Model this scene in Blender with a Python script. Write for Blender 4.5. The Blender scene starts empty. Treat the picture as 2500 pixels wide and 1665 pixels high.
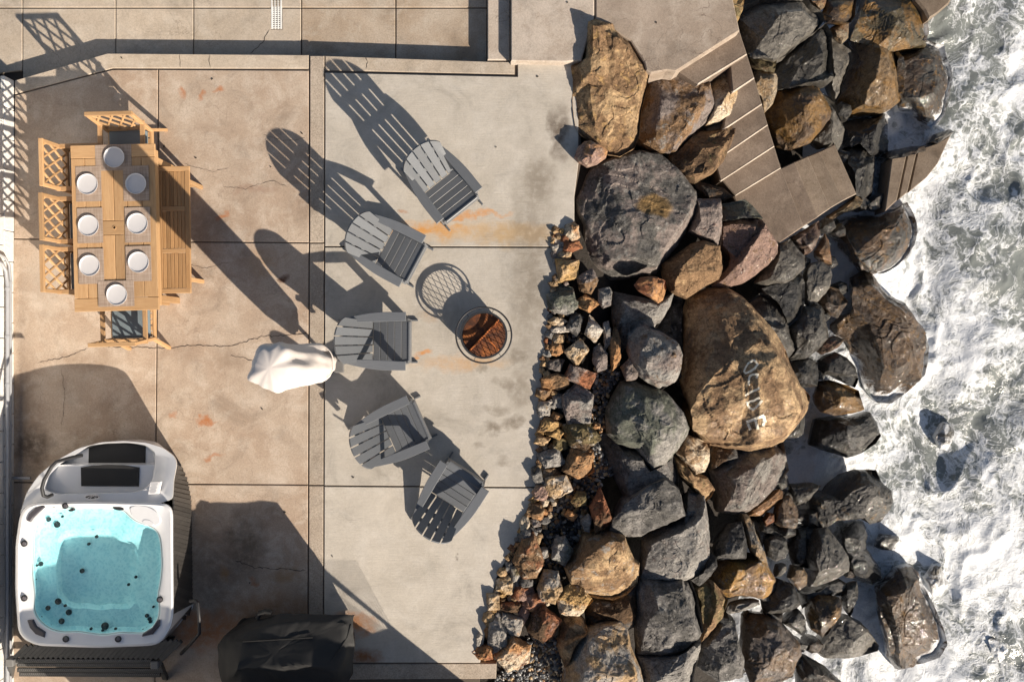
import bpy, math, random
import numpy as np
from mathutils import Vector, Matrix
from mathutils.bvhtree import BVHTree

# ------------------------------------------------------------------ camera, sky, sun, exposure
H, F, CX, CY = 10.0, 1850.0, 1250.0, 832.5      # camera height, focal length in photo pixels
scene = bpy.context.scene
col = scene.collection
cd = bpy.data.cameras.new('camera'); cam = bpy.data.objects.new('camera', cd); col.objects.link(cam)
cam.location = (0, 0, H); cam.rotation_euler = (0, 0, 0)
cd.sensor_width = 36.0; cd.lens = 36.0 * F / 2500.0; cd.clip_end = 2000
scene.camera = cam
SUN_EL = math.radians(26.5)
SH = np.array([0.685, -0.728])                   # horizontal direction towards the sun
w = bpy.data.worlds.new('World'); scene.world = w; w.use_nodes = True
nt = w.node_tree
sky = nt.nodes.new('ShaderNodeTexSky'); sky.sky_type = 'NISHITA'; sky.sun_disc = False
sky.sun_elevation = SUN_EL; sky.sun_rotation = math.atan2(SH[0], SH[1])
sky.altitude = 10; sky.air_density = 1.0; sky.dust_density = 1.2; sky.ozone_density = 1.0
bg = nt.nodes['Background']; bg.inputs['Strength'].default_value = 0.056
nt.links.new(sky.outputs[0], bg.inputs['Color'])
sd = bpy.data.lights.new('sun', 'SUN'); sun = bpy.data.objects.new('sun', sd); col.objects.link(sun)
sd.energy = 5.0; sd.angle = math.radians(0.53); sd.color = (1.0, 0.89, 0.75)
sv = Vector((SH[0] * math.cos(SUN_EL), SH[1] * math.cos(SUN_EL), math.sin(SUN_EL)))
sun.rotation_euler = sv.to_track_quat('Z', 'Y').to_euler(); sun.location = sv * 30
vs = scene.view_settings
vs.view_transform = 'Standard'; vs.look = 'None'; vs.gamma = 1.0; vs.exposure = 0.66
vs.use_curve_mapping = False
scene.cycles.use_denoising = True
scene.cycles.max_bounces = 6; scene.cycles.transparent_max_bounces = 12

# ------------------------------------------------------------------ helpers
def P(px, py, z=0.0):
    k = (H - z) / F
    return np.array([(px - CX) * k, -(py - CY) * k, z])

def hsh(i, j, k, s):
    n = (i.astype(np.int64) * 374761393 + j.astype(np.int64) * 668265263 + k.astype(np.int64) * 2147483647 + s * 974711) & 0xffffffff
    n = ((n ^ (n >> 13)) * 1274126177) & 0xffffffff
    n = ((n ^ (n >> 16)) * 2246822519) & 0xffffffff
    return ((n ^ (n >> 15)) & 0xffffff) / float(0xffffff) * 2 - 1

def vnoise(p, s=0):
    f = np.floor(p); t = p - f; t = t * t * t * (t * (t * 6 - 15) + 10); f = f.astype(np.int64)
    r = 0
    for a in (0, 1):
        for b in (0, 1):
            for c in (0, 1):
                wgt = (t[:, 0] if a else 1 - t[:, 0]) * (t[:, 1] if b else 1 - t[:, 1]) * (t[:, 2] if c else 1 - t[:, 2])
                r = r + wgt * hsh(f[:, 0] + a, f[:, 1] + b, f[:, 2] + c, s)
    return r

def fbm(p, s=0, o=4, ridged=False):
    a, r, q = 1.0, 0.0, np.array(p, float)
    for i in range(o):
        n = vnoise(q, s + i * 17)
        r = r + a * ((1 - 2 * np.abs(n)) if ridged else n)
        q = q * 2.03 + 11.3; a *= 0.5
    return r

class MB:
    """collects shapes; build() links them as one mesh object"""
    def __init__(self): self.v = []; self.f = []; self.n = 0
    def add(self, vs, fs):
        vs = [tuple(map(float, q)) for q in vs]
        self.v += vs; self.f += [tuple(i + self.n for i in f) for f in fs]; self.n += len(vs); return self
    def box(self, c, size, M=None, ch=0.004):
        hx, hy, hz = (s / 2 for s in size); ch = min(ch, hx * .6, hy * .6, hz * .6)
        vs = []; idx = {}
        for sx in (-1, 1):
            for sy in (-1, 1):
                for sz in (-1, 1):
                    for ax in range(3):
                        q = [sx * hx, sy * hy, sz * hz]
                        for b in range(3):
                            if b != ax: q[b] -= (sx, sy, sz)[b] * ch
                        idx[(sx, sy, sz, ax)] = len(vs); vs.append(q)
        fs = []
        S = (-1, 1)
        for ax in range(3):
            o = [b for b in range(3) if b != ax]
            for s in S:
                quad = []
                for (u, t) in ((-1, -1), (1, -1), (1, 1), (-1, 1)):
                    k = [0, 0, 0]; k[ax] = s; k[o[0]] = u; k[o[1]] = t
                    quad.append(idx[(*k, ax)])
                fs.append(quad if (s > 0) == (ax != 1) else quad[::-1])
            for u in S:
                for t in S:
                    k0 = [0, 0, 0]; k1 = [0, 0, 0]
                    k0[ax] = -1; k1[ax] = 1
                    for k in (k0, k1): k[o[0]] = u; k[o[1]] = t
                    fs.append([idx[(*k0, o[0])], idx[(*k1, o[0])], idx[(*k1, o[1])], idx[(*k0, o[1])]])
        for sx in S:
            for sy in S:
                for sz in S: fs.append([idx[(sx, sy, sz, a)] for a in range(3)])
        M3 = M if M is not None else Matrix.Identity(3)
        c = Vector(c)
        return self.add([tuple(M3 @ Vector(q) + c) for q in vs], fs)
    def bar(self, a, b, wd, th, up=(0, 0, 1), ch=0.004, ext=0.0):
        a, b = Vector(a), Vector(b); x = (b - a).normalized(); y = Vector(up).cross(x)
        if y.length < 1e-5: y = Vector((0, 1, 0)).cross(x)
        y.normalize(); z = x.cross(y)
        M = Matrix((x, y, z)).transposed()
        return self.box((a + b) / 2, ((b - a).length + 2 * ext, wd, th), M, ch)
    def tube(self, pts, r, n=10, closed=False):
        pts = [Vector(p) for p in pts]; m = len(pts); vs = []; fs = []
        rr = r if hasattr(r, '__len__') else [r] * m
        up = None
        for i, p in enumerate(pts):
            a = pts[(i - 1) % m] if (i or closed) else p; b = pts[(i + 1) % m] if (i < m - 1 or closed) else p
            t = (b - a).normalized()
            if up is None: up = Vector((0, 0, 1)) if abs(t.z) < .9 else Vector((1, 0, 0))
            x = up.cross(t).normalized(); y = t.cross(x); up = y if abs(t.z) > .5 else Vector((0, 0, 1))
            if abs(up.dot(t)) > .95: up = x
            for k in range(n):
                an = 2 * math.pi * k / n; vs.append(p + (x * math.cos(an) + y * math.sin(an)) * rr[i])
        for i in range(m if closed else m - 1):
            j = (i + 1) % m
            for k in range(n):
                l = (k + 1) % n; fs.append((i * n + k, i * n + l, j * n + l, j * n + k))
        if not closed:
            fs.append(tuple(range(n))[::-1]); fs.append(tuple(range((m - 1) * n, m * n)))
        return self.add(vs, fs)
    def lathe(self, prof, c=(0, 0, 0), n=48, cap=True):
        vs = []; fs = []; m = len(prof)
        for (r, z) in prof:
            for k in range(n):
                an = 2 * math.pi * k / n; vs.append((c[0] + r * math.cos(an), c[1] + r * math.sin(an), c[2] + z))
        for i in range(m - 1):
            for k in range(n):
                l = (k + 1) % n; fs.append((i * n + k, i * n + l, (i + 1) * n + l, (i + 1) * n + k))
        if cap: fs.append(tuple(range(n))[::-1]); fs.append(tuple(range((m - 1) * n, m * n)))
        return self.add(vs, fs)
    def prism(self, poly, z0, z1, ch=0.0):
        """poly: list of xy (counter-clockwise or not); chamfered top"""
        q = [np.array(p[:2], float) for p in poly]
        ar = sum(a[0] * b[1] - b[0] * a[1] for a, b in zip(q, q[1:] + q[:1]))
        if ar < 0: q = q[::-1]
        n = len(q); c = sum(q) / n
        rings = [(q, z0)]
        if ch:
            ins = []
            for i in range(n):
                a, b, d = q[i - 1], q[i], q[(i + 1) % n]
                e1 = (b - a) / np.linalg.norm(b - a); e2 = (d - b) / np.linalg.norm(d - b)
                n1 = np.array([-e1[1], e1[0]]); n2 = np.array([-e2[1], e2[0]])
                m = n1 + n2; m = m / max(1e-6, (m @ m)) * 2
                ins.append(b + m * ch)
            rings += [(q, z1 - ch), (ins, z1)]
        else: rings.append((q, z1))
        vs = [(*p, z) for r, z in rings for p in r]; fs = []
        for i in range(len(rings) - 1):
            for k in range(n):
                l = (k + 1) % n; fs.append((i * n + k, i * n + l, (i + 1) * n + l, (i + 1) * n + k))
        fs.append(tuple(range(n))[::-1]); fs.append(tuple(range((len(rings) - 1) * n, len(rings) * n)))
        return self.add(vs, fs)
    def mesh(self, name, smooth=None):
        me = bpy.data.meshes.new(name); me.from_pydata(self.v, [], self.f); me.update()
        finish(me, smooth); return me
    def build(self, name, mt, parent=None, smooth=None, loc=(0, 0, 0)):
        return link(name, self.mesh(name, smooth), mt, parent, loc)

def finish(me, smooth):
    import bmesh
    bm = bmesh.new(); bm.from_mesh(me); bmesh.ops.recalc_face_normals(bm, faces=bm.faces); bm.to_mesh(me); bm.free()
    if smooth is not None:
        me.shade_smooth(); me.set_sharp_from_angle(angle=math.radians(smooth))

def link(name, me, mt, parent=None, loc=(0, 0, 0)):
    o = bpy.data.objects.new(name, me); col.objects.link(o); o.location = loc
    if mt is not None:
        if not me.materials: me.materials.append(mt)
    if parent is not None: o.parent = parent
    return o

def tag(o, label=None, cat=None, group=None, kind=None):
    if label: o['label'] = label
    if cat: o['category'] = cat
    if group: o['group'] = group
    if kind: o['kind'] = kind
    return o

def thing(name, label, cat, loc=(0, 0, 0), rz=0.0, group=None):
    o = bpy.data.objects.new(name, None); col.objects.link(o)
    o.empty_display_size = .1; o.location = loc; o.rotation_euler = (0, 0, rz)
    return tag(o, label, cat, group)

def dup(o, parent=None):
    c = o.copy(); col.objects.link(c)
    if parent is not None: c.parent = parent
    for ch in list(o.children): dup(ch, c)
    return c

def center_to(me_v):
    a = np.array(me_v, float); lo, hi = a.min(0), a.max(0)
    c = np.array([(lo[0] + hi[0]) / 2, (lo[1] + hi[1]) / 2, lo[2]]); return a - c, tuple(c)

# ------------------------------------------------------------------ materials
class NT:
    def __init__(self, name):
        self.m = bpy.data.materials.new(name); self.m.use_nodes = True
        self.t = self.m.node_tree; self.b = self.t.nodes['Principled BSDF']
        self.out = self.t.nodes['Material Output']
    def n(self, t, **kw):
        nd = self.t.nodes.new('ShaderNode' + t)
        for k, v in kw.items():
            if k.startswith('i_'):
                key = k[2:]; key = int(key) if key.isdigit() else key
                self.put(nd.inputs[key], v)
            else: setattr(nd, k, v)
        return nd
    def put(self, sock, v):
        if isinstance(v, bpy.types.NodeSocket): self.t.links.new(v, sock)
        elif isinstance(v, bpy.types.Node): self.t.links.new(v.outputs[0], sock)
        else:
            if hasattr(v, '__len__') and len(v) == 3 and sock.type == 'RGBA': v = (*v, 1)
            sock.default_value = v
    def coord(self, kind='Object', scale=(1, 1, 1), rnd=False, loc=(0, 0, 0)):
        tc = self.n('TexCoord'); s = tc.outputs[kind]
        if rnd:
            oi = self.n('ObjectInfo'); mu = self.n('Math', operation='MULTIPLY', i_0=oi.outputs['Random'], i_1=57.0)
            s = self.n('VectorMath', operation='ADD', i_0=s, i_1=mu).outputs[0]
        mp = self.n('Mapping', i_Vector=s, i_Scale=scale, i_Location=loc)
        return mp.outputs[0]
    def noise(self, vec, scale, detail=4, rough=.55, dist=0):
        return self.n('TexNoise', i_Vector=vec, i_Scale=scale, i_Detail=detail, i_Roughness=rough, i_Distortion=dist).outputs[0]
    def ramp(self, f, stops, interp='LINEAR'):
        r = self.n('ValToRGB', i_Fac=f); e = r.color_ramp.elements; r.color_ramp.interpolation = interp
        while len(e) < len(stops): e.new(.5)
        for x, (p, c) in zip(e, stops):
            x.position = p; x.color = (c, c, c, 1) if not hasattr(c, '__len__') else (*c, 1)
        return r.outputs[0]
    def mix(self, f, a, b, mode='MIX'):
        m = self.n('Mix', data_type='RGBA', blend_type=mode)
        self.put(m.inputs[0], f); self.put(m.inputs[6], a); self.put(m.inputs[7], b)
        return m.outputs[2]
    def math(self, op, a, b=0.0, clamp=False):
        return self.n('Math', operation=op, i_0=a, i_1=b, use_clamp=clamp).outputs[0]
    def bump(self, h, strength, dist, nrm=None):
        b = self.n('Bump', i_Height=h, i_Strength=strength, i_Distance=dist)
        if nrm is not None: self.put(b.inputs['Normal'], nrm)
        return b.outputs[0]
    def set(self, **kw):
        for k, v in kw.items(): self.put(self.b.inputs[k.replace('_', ' ')], v)
        return self.m

MATS = {}
def simple(name, c, rough=.6, metal=0.0, var=.12, scale=8, bump=0.0, bscale=60, spec=.5, coat=0.0):
    if name in MATS: return MATS[name]
    m = NT(name); v = m.coord('Object', rnd=True)
    f = m.noise(v, scale, 5)
    g = m.ramp(f, [(.25, 1 - var), (.75, 1 + var)])
    m.set(Base_Color=m.mix(1.0, c, g, 'MULTIPLY'), Roughness=rough, Metallic=metal, Specular_IOR_Level=spec, Coat_Weight=coat)
    if bump: m.set(Normal=m.bump(m.noise(v, bscale, 4), bump, .004))
    MATS[name] = m.m; return m.m

def wood(name, c1, c2, c3, axis=0, scale=1.0, rough=.6):
    if name in MATS: return MATS[name]
    m = NT(name); s = [14, 14, 14]; s[axis] = 1.1
    v = m.coord('Object', tuple(x * scale for x in s), rnd=True)
    f = m.noise(v, 2.2, 6, .62, .4); g = m.noise(v, 9, 4)
    c = m.mix(m.ramp(f, [(.32, 0), (.68, 1)]), c1, c2)
    c = m.mix(m.math('MULTIPLY', m.ramp(g, [(.5, 0), (.75, 1)]), .55), c, c3)
    oi = m.n('ObjectInfo'); hv = m.n('HueSaturation', i_Color=c, i_Value=m.math('ADD', m.math('MULTIPLY', oi.outputs['Random'], .40), .78))
    m.set(Base_Color=hv.outputs[0], Roughness=rough, Normal=m.bump(f, .25, .003))
    MATS[name] = m.m; return m.m

RC = dict(tan=(.40, .275, .155), ochre=(.40, .255, .11), brown=(.20, .125, .07), dkbrown=(.09, .057, .034), char=(.095, .09, .084),
          grey=(.25, .235, .215), lgrey=(.31, .285, .255), green=(.125, .13, .105), pink=(.28, .185, .15), mauve=(.20, .165, .148),
          orange=(.40, .215, .10), rust=(.25, .105, .055), black=(.032, .031, .031), cream=(.52, .43, .32), olive=(.15, .118, .06), slate=(.17, .16, .15),
          white=(.50, .45, .39), gold=(.36, .20, .055))
def rock_mat(a, b, c, wet, spot=None):
    key = ('rock', a, b, c, round(wet, 1), spot)
    if key in MATS: return MATS[key]
    m = NT('rock_%s_%s_%s_%d' % (a, b, c, round(wet * 10))); v = m.coord('Object', rnd=True)
    wv = m.n('VectorMath', operation='ADD', i_0=v, i_1=m.n('VectorMath', operation='SCALE', i_0=m.n('TexNoise', i_Vector=v, i_Scale=3.0, i_Detail=3.0).outputs[1], i_Scale=.25).outputs[0]).outputs[0]
    big = m.noise(wv, 2.6, 6, .6); med = m.noise(wv, 8.5, 8, .7); fine = m.noise(v, 38, 6, .75); st = m.noise(m.coord('Object', (3, 5, 4), rnd=True), 3.5, 8, .68, .4)
    cc = m.mix(m.ramp(big, [(.45, 0), (.55, 1)]), RC[a], RC[b])
    cc = m.mix(m.math('MULTIPLY', m.ramp(med, [(.56, 0), (.63, 1)]), .8), cc, RC[c])
    if spot:
        gp = m.n('VectorMath', operation='ADD', i_0=m.n('NewGeometry').outputs['Position'], i_1=m.n('VectorMath', operation='SCALE', i_0=m.n('VectorMath', operation='SUBTRACT', i_0=m.n('TexNoise', i_Vector=v, i_Scale=4.0, i_Detail=5.0).outputs[1], i_1=(.5, .5, .5)).outputs[0], i_Scale=.22).outputs[0]).outputs[0]
        d = m.n('VectorMath', operation='LENGTH', i_0=m.n('Mapping', i_Vector=m.n('VectorMath', operation='SUBTRACT', i_0=gp, i_1=spot[:3]).outputs[0], i_Rotation=(0, 0, .9), i_Scale=(1 / spot[3], 1 / spot[4], 0)).outputs[0]).outputs[1]
        cc = m.mix(m.ramp(d, [(.75, .9), (1.05, 0)]), cc, (.20, .125, .05))
    cc = m.mix(1.0, cc, m.ramp(st, [(.3, .62), (.7, 1.30)]), 'MULTIPLY')
    if wet > .3: cc = m.mix(1.0, cc, (1 - .64 * wet, 1 - .66 * wet, 1 - .70 * wet), 'MULTIPLY')
    cc = m.mix(1.0, cc, m.ramp(fine, [(.30, .50), (.5, 1.0), (.70, 1.5)]), 'MULTIPLY')
    crack = m.n('TexVoronoi', feature='DISTANCE_TO_EDGE', i_Vector=m.n('VectorMath', operation='ADD', i_0=v, i_1=m.n('VectorMath', operation='SCALE', i_0=m.n('TexNoise', i_Vector=v, i_Scale=2.0, i_Detail=5.0).outputs[1], i_Scale=1.0).outputs[0]).outputs[0], i_Scale=2.4).outputs[0]
    ck = m.ramp(crack, [(0.0, 0), (.018, 1)])
    cc = m.mix(1.0, cc, m.ramp(ck, [(0, .45), (1, 1)]), 'MULTIPLY')
    chip = m.n('TexVoronoi', feature='F1', i_Vector=wv, i_Scale=9.0).outputs[0]
    h = m.math('ADD', m.math('MULTIPLY', med, .26), m.math('MULTIPLY', fine, .36)); h = m.math('ADD', h, m.math('MULTIPLY', chip, .22)); h = m.math('ADD', h, m.math('MULTIPLY', ck, .12))
    h = m.math('ADD', h, m.math('MULTIPLY', m.noise(v, 20, 6, .7), .35))
    if wet > .75:
        sz = m.n('SeparateXYZ', i_0=m.n('NewGeometry').outputs['Position']).outputs[2]
        fz = m.math('ADD', m.math('MULTIPLY', m.math('SUBTRACT', -2.36, sz), 3.0), m.math('MULTIPLY', m.math('SUBTRACT', m.noise(wv, 4.5, 7, .7, .8), .5), 3.2))
        cc = m.mix(m.ramp(fz, [(.05, 0), (.55, 1)]), cc, (.70, .71, .72))
    rr = .92 - .38 * wet
    m.set(Base_Color=cc, Roughness=m.ramp(med, [(.35, max(.08, rr - .15 * wet)), (.65, min(1, rr + .12))]), Specular_IOR_Level=.2 + .15 * wet,
          Coat_Weight=wet * .60, Coat_Roughness=.05, Normal=m.bump(h, 1.0, .035), Coat_Normal=m.bump(h, .6, .016))
    MATS[key] = m.m; return m.m
# ------------------------------------------------------------------ concrete
def concrete(name, c1, c2, c3, spots=(), rough=.85, broom=0.0, speck=.5, craze=.35):
    m = NT(name); v = m.coord('Object')
    big = m.noise(v, .9, 7, .62, .3); med = m.noise(v, 3.4, 7, .68, .4); fine = m.noise(v, 45, 6, .75); gr = m.noise(v, 160, 3, .6)
    cc = m.mix(m.ramp(big, [(.36, 0), (.64, 1)]), c1, c2)
    cc = m.mix(m.math('MULTIPLY', m.ramp(med, [(.47, 0), (.66, 1)]), .8), cc, c3)
    blot = m.noise(m.coord('Object', loc=(5, 3, 0)), 1.7, 8, .7, .8)
    cc = m.mix(1.0, cc, m.ramp(blot, [(.30, .74), (.46, .98), (.7, 1.12)]), 'MULTIPLY')
    cc = m.mix(1.0, cc, m.ramp(fine, [(.3, 1 - .22 * speck), (.5, 1.0), (.7, 1 + .14 * speck)]), 'MULTIPLY')
    cc = m.mix(1.0, cc, m.ramp(gr, [(.32, 1 - .18 * speck), (.6, 1.04)]), 'MULTIPLY')
    wv = m.n('VectorMath', operation='ADD', i_0=v, i_1=m.n('VectorMath', operation='SCALE', i_0=m.n('TexNoise', i_Vector=v, i_Scale=1.6, i_Detail=6.0).outputs[1], i_Scale=.9).outputs[0]).outputs[0]
    vo = m.n('TexVoronoi', feature='DISTANCE_TO_EDGE', i_Vector=wv, i_Scale=2.4).outputs[0]
    ck = m.ramp(vo, [(0, 0), (.012, 1)])
    gate = m.ramp(m.noise(v, 1.1, 3), [(.48, 0), (.6, craze)])
    cc = m.mix(m.math('MULTIPLY', gate, m.math('SUBTRACT', 1.0, ck)), cc, (.09, .06, .045))
    oi = m.n('ObjectInfo')
    cc = m.n('HueSaturation', i_Color=cc, i_Value=m.math('ADD', m.math('MULTIPLY', oi.outputs['Random'], .14), .93)).outputs[0]
    if spots:
        sep = m.n('SeparateXYZ', i_0=m.n('VectorMath', operation='ADD', i_0=v, i_1=m.n('VectorMath', operation='SCALE', i_0=m.n('VectorMath', operation='SUBTRACT', i_0=m.n('TexNoise', i_Vector=v, i_Scale=5.0, i_Detail=6.0).outputs[1], i_1=(.5, .5, .5)).outputs[0], i_Scale=.35).outputs[0]).outputs[0])
        tex = m.ramp(m.noise(v, 9, 6, .7), [(.32, .35), (.55, 1.0)])
        for (px, py, rx, ry, c, a) in spots:
            q = P(px, py, 0); k = H / F
            dx = m.math('DIVIDE', m.math('SUBTRACT', sep.outputs[0], float(q[0])), rx * k)
            dy = m.math('DIVIDE', m.math('SUBTRACT', sep.outputs[1], float(q[1])), ry * k)
            d = m.math('ADD', m.math('MULTIPLY', dx, dx), m.math('MULTIPLY', dy, dy))
            f = m.math('MULTIPLY', m.math('SUBTRACT', 1.0, d, True), a)
            cc = m.mix(m.math('MULTIPLY', f, tex), cc, c)
    h = m.math('ADD', m.math('MULTIPLY', fine, .5), m.math('MULTIPLY', gr, .35))
    h = m.math('ADD', h, m.math('MULTIPLY', m.math('MULTIPLY', gate, ck), .3))
    if broom:
        br = m.noise(m.coord('Object', (1.2, 60, 1)), 3, 3)
        h = m.math('ADD', h, m.math('MULTIPLY', br, broom))
        cc = m.mix(1.0, cc, m.ramp(br, [(.3, .95), (.7, 1.05)]), 'MULTIPLY')
    m.set(Base_Color=cc, Roughness=rough, Specular_IOR_Level=.3, Normal=m.bump(h, .55, .012))
    return m.m

RUST = (.42, .14, .035); RU2 = (.36, .19, .07); DIRT = (.10, .075, .05); DAMP = (.20, .165, .125); PALE = (.42, .38, .33)
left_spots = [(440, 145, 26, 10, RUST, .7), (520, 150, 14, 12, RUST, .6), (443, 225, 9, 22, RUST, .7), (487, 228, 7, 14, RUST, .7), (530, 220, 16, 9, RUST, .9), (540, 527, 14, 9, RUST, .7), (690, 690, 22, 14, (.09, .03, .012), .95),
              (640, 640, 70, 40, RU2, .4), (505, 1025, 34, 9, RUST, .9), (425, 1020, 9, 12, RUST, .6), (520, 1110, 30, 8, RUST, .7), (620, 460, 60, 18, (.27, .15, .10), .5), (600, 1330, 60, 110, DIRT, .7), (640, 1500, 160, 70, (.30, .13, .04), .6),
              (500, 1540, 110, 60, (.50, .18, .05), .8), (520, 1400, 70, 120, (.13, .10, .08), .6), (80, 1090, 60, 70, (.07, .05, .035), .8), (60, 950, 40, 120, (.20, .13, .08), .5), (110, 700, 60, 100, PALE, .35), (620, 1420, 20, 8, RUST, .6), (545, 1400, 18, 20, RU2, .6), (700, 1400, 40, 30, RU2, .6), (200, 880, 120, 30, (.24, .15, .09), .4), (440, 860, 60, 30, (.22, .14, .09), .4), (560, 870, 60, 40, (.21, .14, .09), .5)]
right_spots = [(1000, 566, 62, 15, (.66, .23, .03), 1.0), (1060, 560, 110, 20, (.62, .27, .06), .75), (1150, 566, 250, 34, (.58, .33, .11), .50), (1150, 526, 110, 10, (.62, .25, .04), .7), (1290, 572, 90, 30, (.52, .34, .16), .45), (1250, 575, 110, 40, (.42, .30, .17), .6), (980, 522, 18, 6, RUST, .6), (1030, 858, 26, 8, (.60, .25, .06), .85), (1110, 885, 120, 24, (.55, .33, .16), .55), (1180, 880, 80, 20, (.50, .30, .14), .45), (870, 1525, 60, 35, (.50, .19, .05), .85), (890, 1600, 50, 30, (.30, .11, .03), .9), (1050, 770, 30, 16, RU2, .35),
               (1365, 330, 30, 85, (.13, .10, .075), .9), (1300, 560, 60, 240, DAMP, .55), (1290, 760, 60, 170, DAMP, .55), (1255, 1035, 28, 26, DAMP, .9), (1205, 1048, 34, 16, DAMP, .9), (1215, 1000, 40, 18, DAMP, .6), (1260, 870, 40, 20, DAMP, .7), (1177, 906, 14, 12, DAMP, .8), (1235, 935, 40, 14, DAMP, .6), (1170, 1090, 16, 12, DAMP, .5), (1230, 1125, 26, 14, DAMP, .5), (1270, 950, 36, 60, DAMP, .6), (1320, 440, 50, 60, DAMP, .6), (1118, 1363, 7, 6, (.15, .12, .10), .8)]
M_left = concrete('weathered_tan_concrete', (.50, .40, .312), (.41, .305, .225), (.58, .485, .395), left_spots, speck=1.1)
M_right = concrete('pale_broomed_concrete', (.515, .468, .405), (.475, .428, .365), (.55, .505, .445), right_spots, broom=.5, speck=.45, craze=.05)
M_strip = concrete('rough_strip_concrete', (.45, .375, .30), (.40, .325, .255), (.50, .425, .345), left_spots[:3], speck=1.7)
M_terr = concrete('terrace_concrete', (.50, .42, .335), (.45, .37, .285), (.55, .475, .39), speck=.9)
M_basin = concrete('damp_basin_concrete', (.36, .27, .19), (.46, .38, .30), (.50, .43, .35), speck=1.2)
M_plat = concrete('landing_concrete', (.50, .43, .365), (.44, .37, .305), (.37, .30, .24), speck=1.0, craze=.5)
M_plat2 = concrete('worn_landing_concrete', (.36, .295, .24), (.29, .23, .18), (.42, .355, .295), speck=1.0, craze=.6)
M_lit_edge = concrete('pale_sunlit_edge', (.47, .40, .33), (.36, .29, .23), (.55, .48, .41), speck=1.5)  # pale tone stands in for sunlight on the step edges
M_step = concrete('worn_step_concrete', (.20, .153, .118), (.145, .108, .082), (.25, .195, .152), speck=1.5, craze=.5)
M_stepwet = concrete('wet_step_concrete', (.20, .155, .115), (.26, .205, .155), (.15, .112, .08), rough=.40, speck=1.5, craze=.4)
M_joint = simple('dark_joint_fill', (.05, .038, .03), .95)
M_wallw = None

def poly(pts, z): return [P(x, y, z)[:2] for x, y in pts]

# terrain under everything
xs = np.concatenate([[-400, -120, -40, -20], np.arange(-12, 14, .25), [18, 30, 60, 140, 400]])
ys = np.concatenate([[-400, -120, -40, -18], np.arange(-10, 10.1, .25), [18, 40, 120, 400]])
gx, gy = np.meshgrid(xs, ys, indexing='ij')
def zground(x, y):
    e = np.interp(y, [-4.5, -3.3, -2.4, 0, 2.5, 4], [-.55, -.1, .25, .35, .55, .9])   # patio edge bulges to the right further up
    return np.interp(x - e, [-.6, -.15, .75, 1.2, 2.6, 4.1, 6.5, 12, 60], [-.42, -.14, -.22, -1.1, -1.9, -2.65, -3.2, -4.0, -9])
gz = zground(gx, gy)
pp = np.stack([gx.ravel(), gy.ravel(), np.zeros(gx.size)], 1)
gz = gz + np.where(gx > 1.2, .12, .012) * fbm(pp * 1.7, 3, 3).reshape(gx.shape)
V = np.stack([gx, gy, gz], -1).reshape(-1, 3); nx, ny = len(xs), len(ys)
fs = [(i * ny + j, (i + 1) * ny + j, (i + 1) * ny + j + 1, i * ny + j + 1) for i in range(nx - 1) for j in range(ny - 1)]
me = bpy.data.meshes.new('ground'); me.from_pydata(V.tolist(), [], fs); me.shade_smooth()
mg = NT('dark_rubble_earth'); v = mg.coord('Object'); f = mg.noise(v, 6, 8, .7)
mg.set(Base_Color=mg.mix(f, (.015, .012, .010), (.045, .036, .028)), Roughness=.9, Normal=mg.bump(mg.noise(v, 14, 6, .7), 1.0, .05))
tag(link('ground', me, mg.m), kind='structure')

# patio: base sheet and slabs
patio = MB().prism(poly([(36, 201), (262, 136), (1250, 156), (1418, 156), (1418, 400), (1395, 520), (1380, 604), (1340, 720), (1318, 900), (1306, 1100), (1300, 1190), (1280, 1260), (1238, 1340), (1200, 1410), (1180, 1500), (1170, 1617), (1170, 1740), (0, 1740)], 0), -.16, -.016).build('patio', simple('joint_grit', (.115, .088, .068), .95))
tag(patio, kind='structure')
def slab(pts, mt, z=0.0, th=.12, name='slab', parent=patio, ch=.006):
    q = poly(pts, z); c = sum(q) / len(q)
    o = MB().prism([p - 0 for p in q], z - th, z, ch).build(name, mt, parent)
    return o
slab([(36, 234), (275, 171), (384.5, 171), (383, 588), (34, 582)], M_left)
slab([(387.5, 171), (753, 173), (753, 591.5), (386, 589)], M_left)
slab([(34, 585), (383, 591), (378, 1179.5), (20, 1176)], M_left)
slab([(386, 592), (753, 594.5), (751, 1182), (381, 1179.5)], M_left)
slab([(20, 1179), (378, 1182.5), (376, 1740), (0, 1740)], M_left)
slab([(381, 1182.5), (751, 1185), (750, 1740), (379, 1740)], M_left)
slab([(757, 137), (791, 137), (790.5, 592), (756.5, 592)], M_strip, .004)
slab([(756.5, 595), (790.5, 595), (789, 1183), (754.5, 1183)], M_strip, .002)
slab([(754.5, 1186), (789, 1186), (788, 1740), (753.5, 1740)], M_strip, .003)
slab([(794, 178), (1264, 188), (1264, 153), (1412, 153), (1412, 400), (1402, 480), (1402, 540), (1388, 602), (793.5, 600.5)], M_right, .012)
slab([(793.5, 604), (1388, 605.5), (1368, 650), (1346, 720), (1324, 900), (1316, 1100), (1311, 1188.5), (792, 1184)], M_right, .012)
slab([(792, 1187.5), (1310, 1192), (1292, 1260), (1250, 1340), (1212, 1410), (1192, 1500), (1172, 1617), (791, 1617)], M_right, .012)
slab([(794, 1621), (1212, 1619), (1211, 1656), (794, 1659)], M_strip, -.008, name='kerb')
slab([(36, 197), (262, 131), (753, 135), (753, 168), (275, 167), (36, 230)], M_terr, -.006, .2, name='kerb')
slab([(794, 137), (1190, 151), (1256, 152), (1256, 182), (794, 172)], M_terr, -.009, .2, name='kerb')

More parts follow.
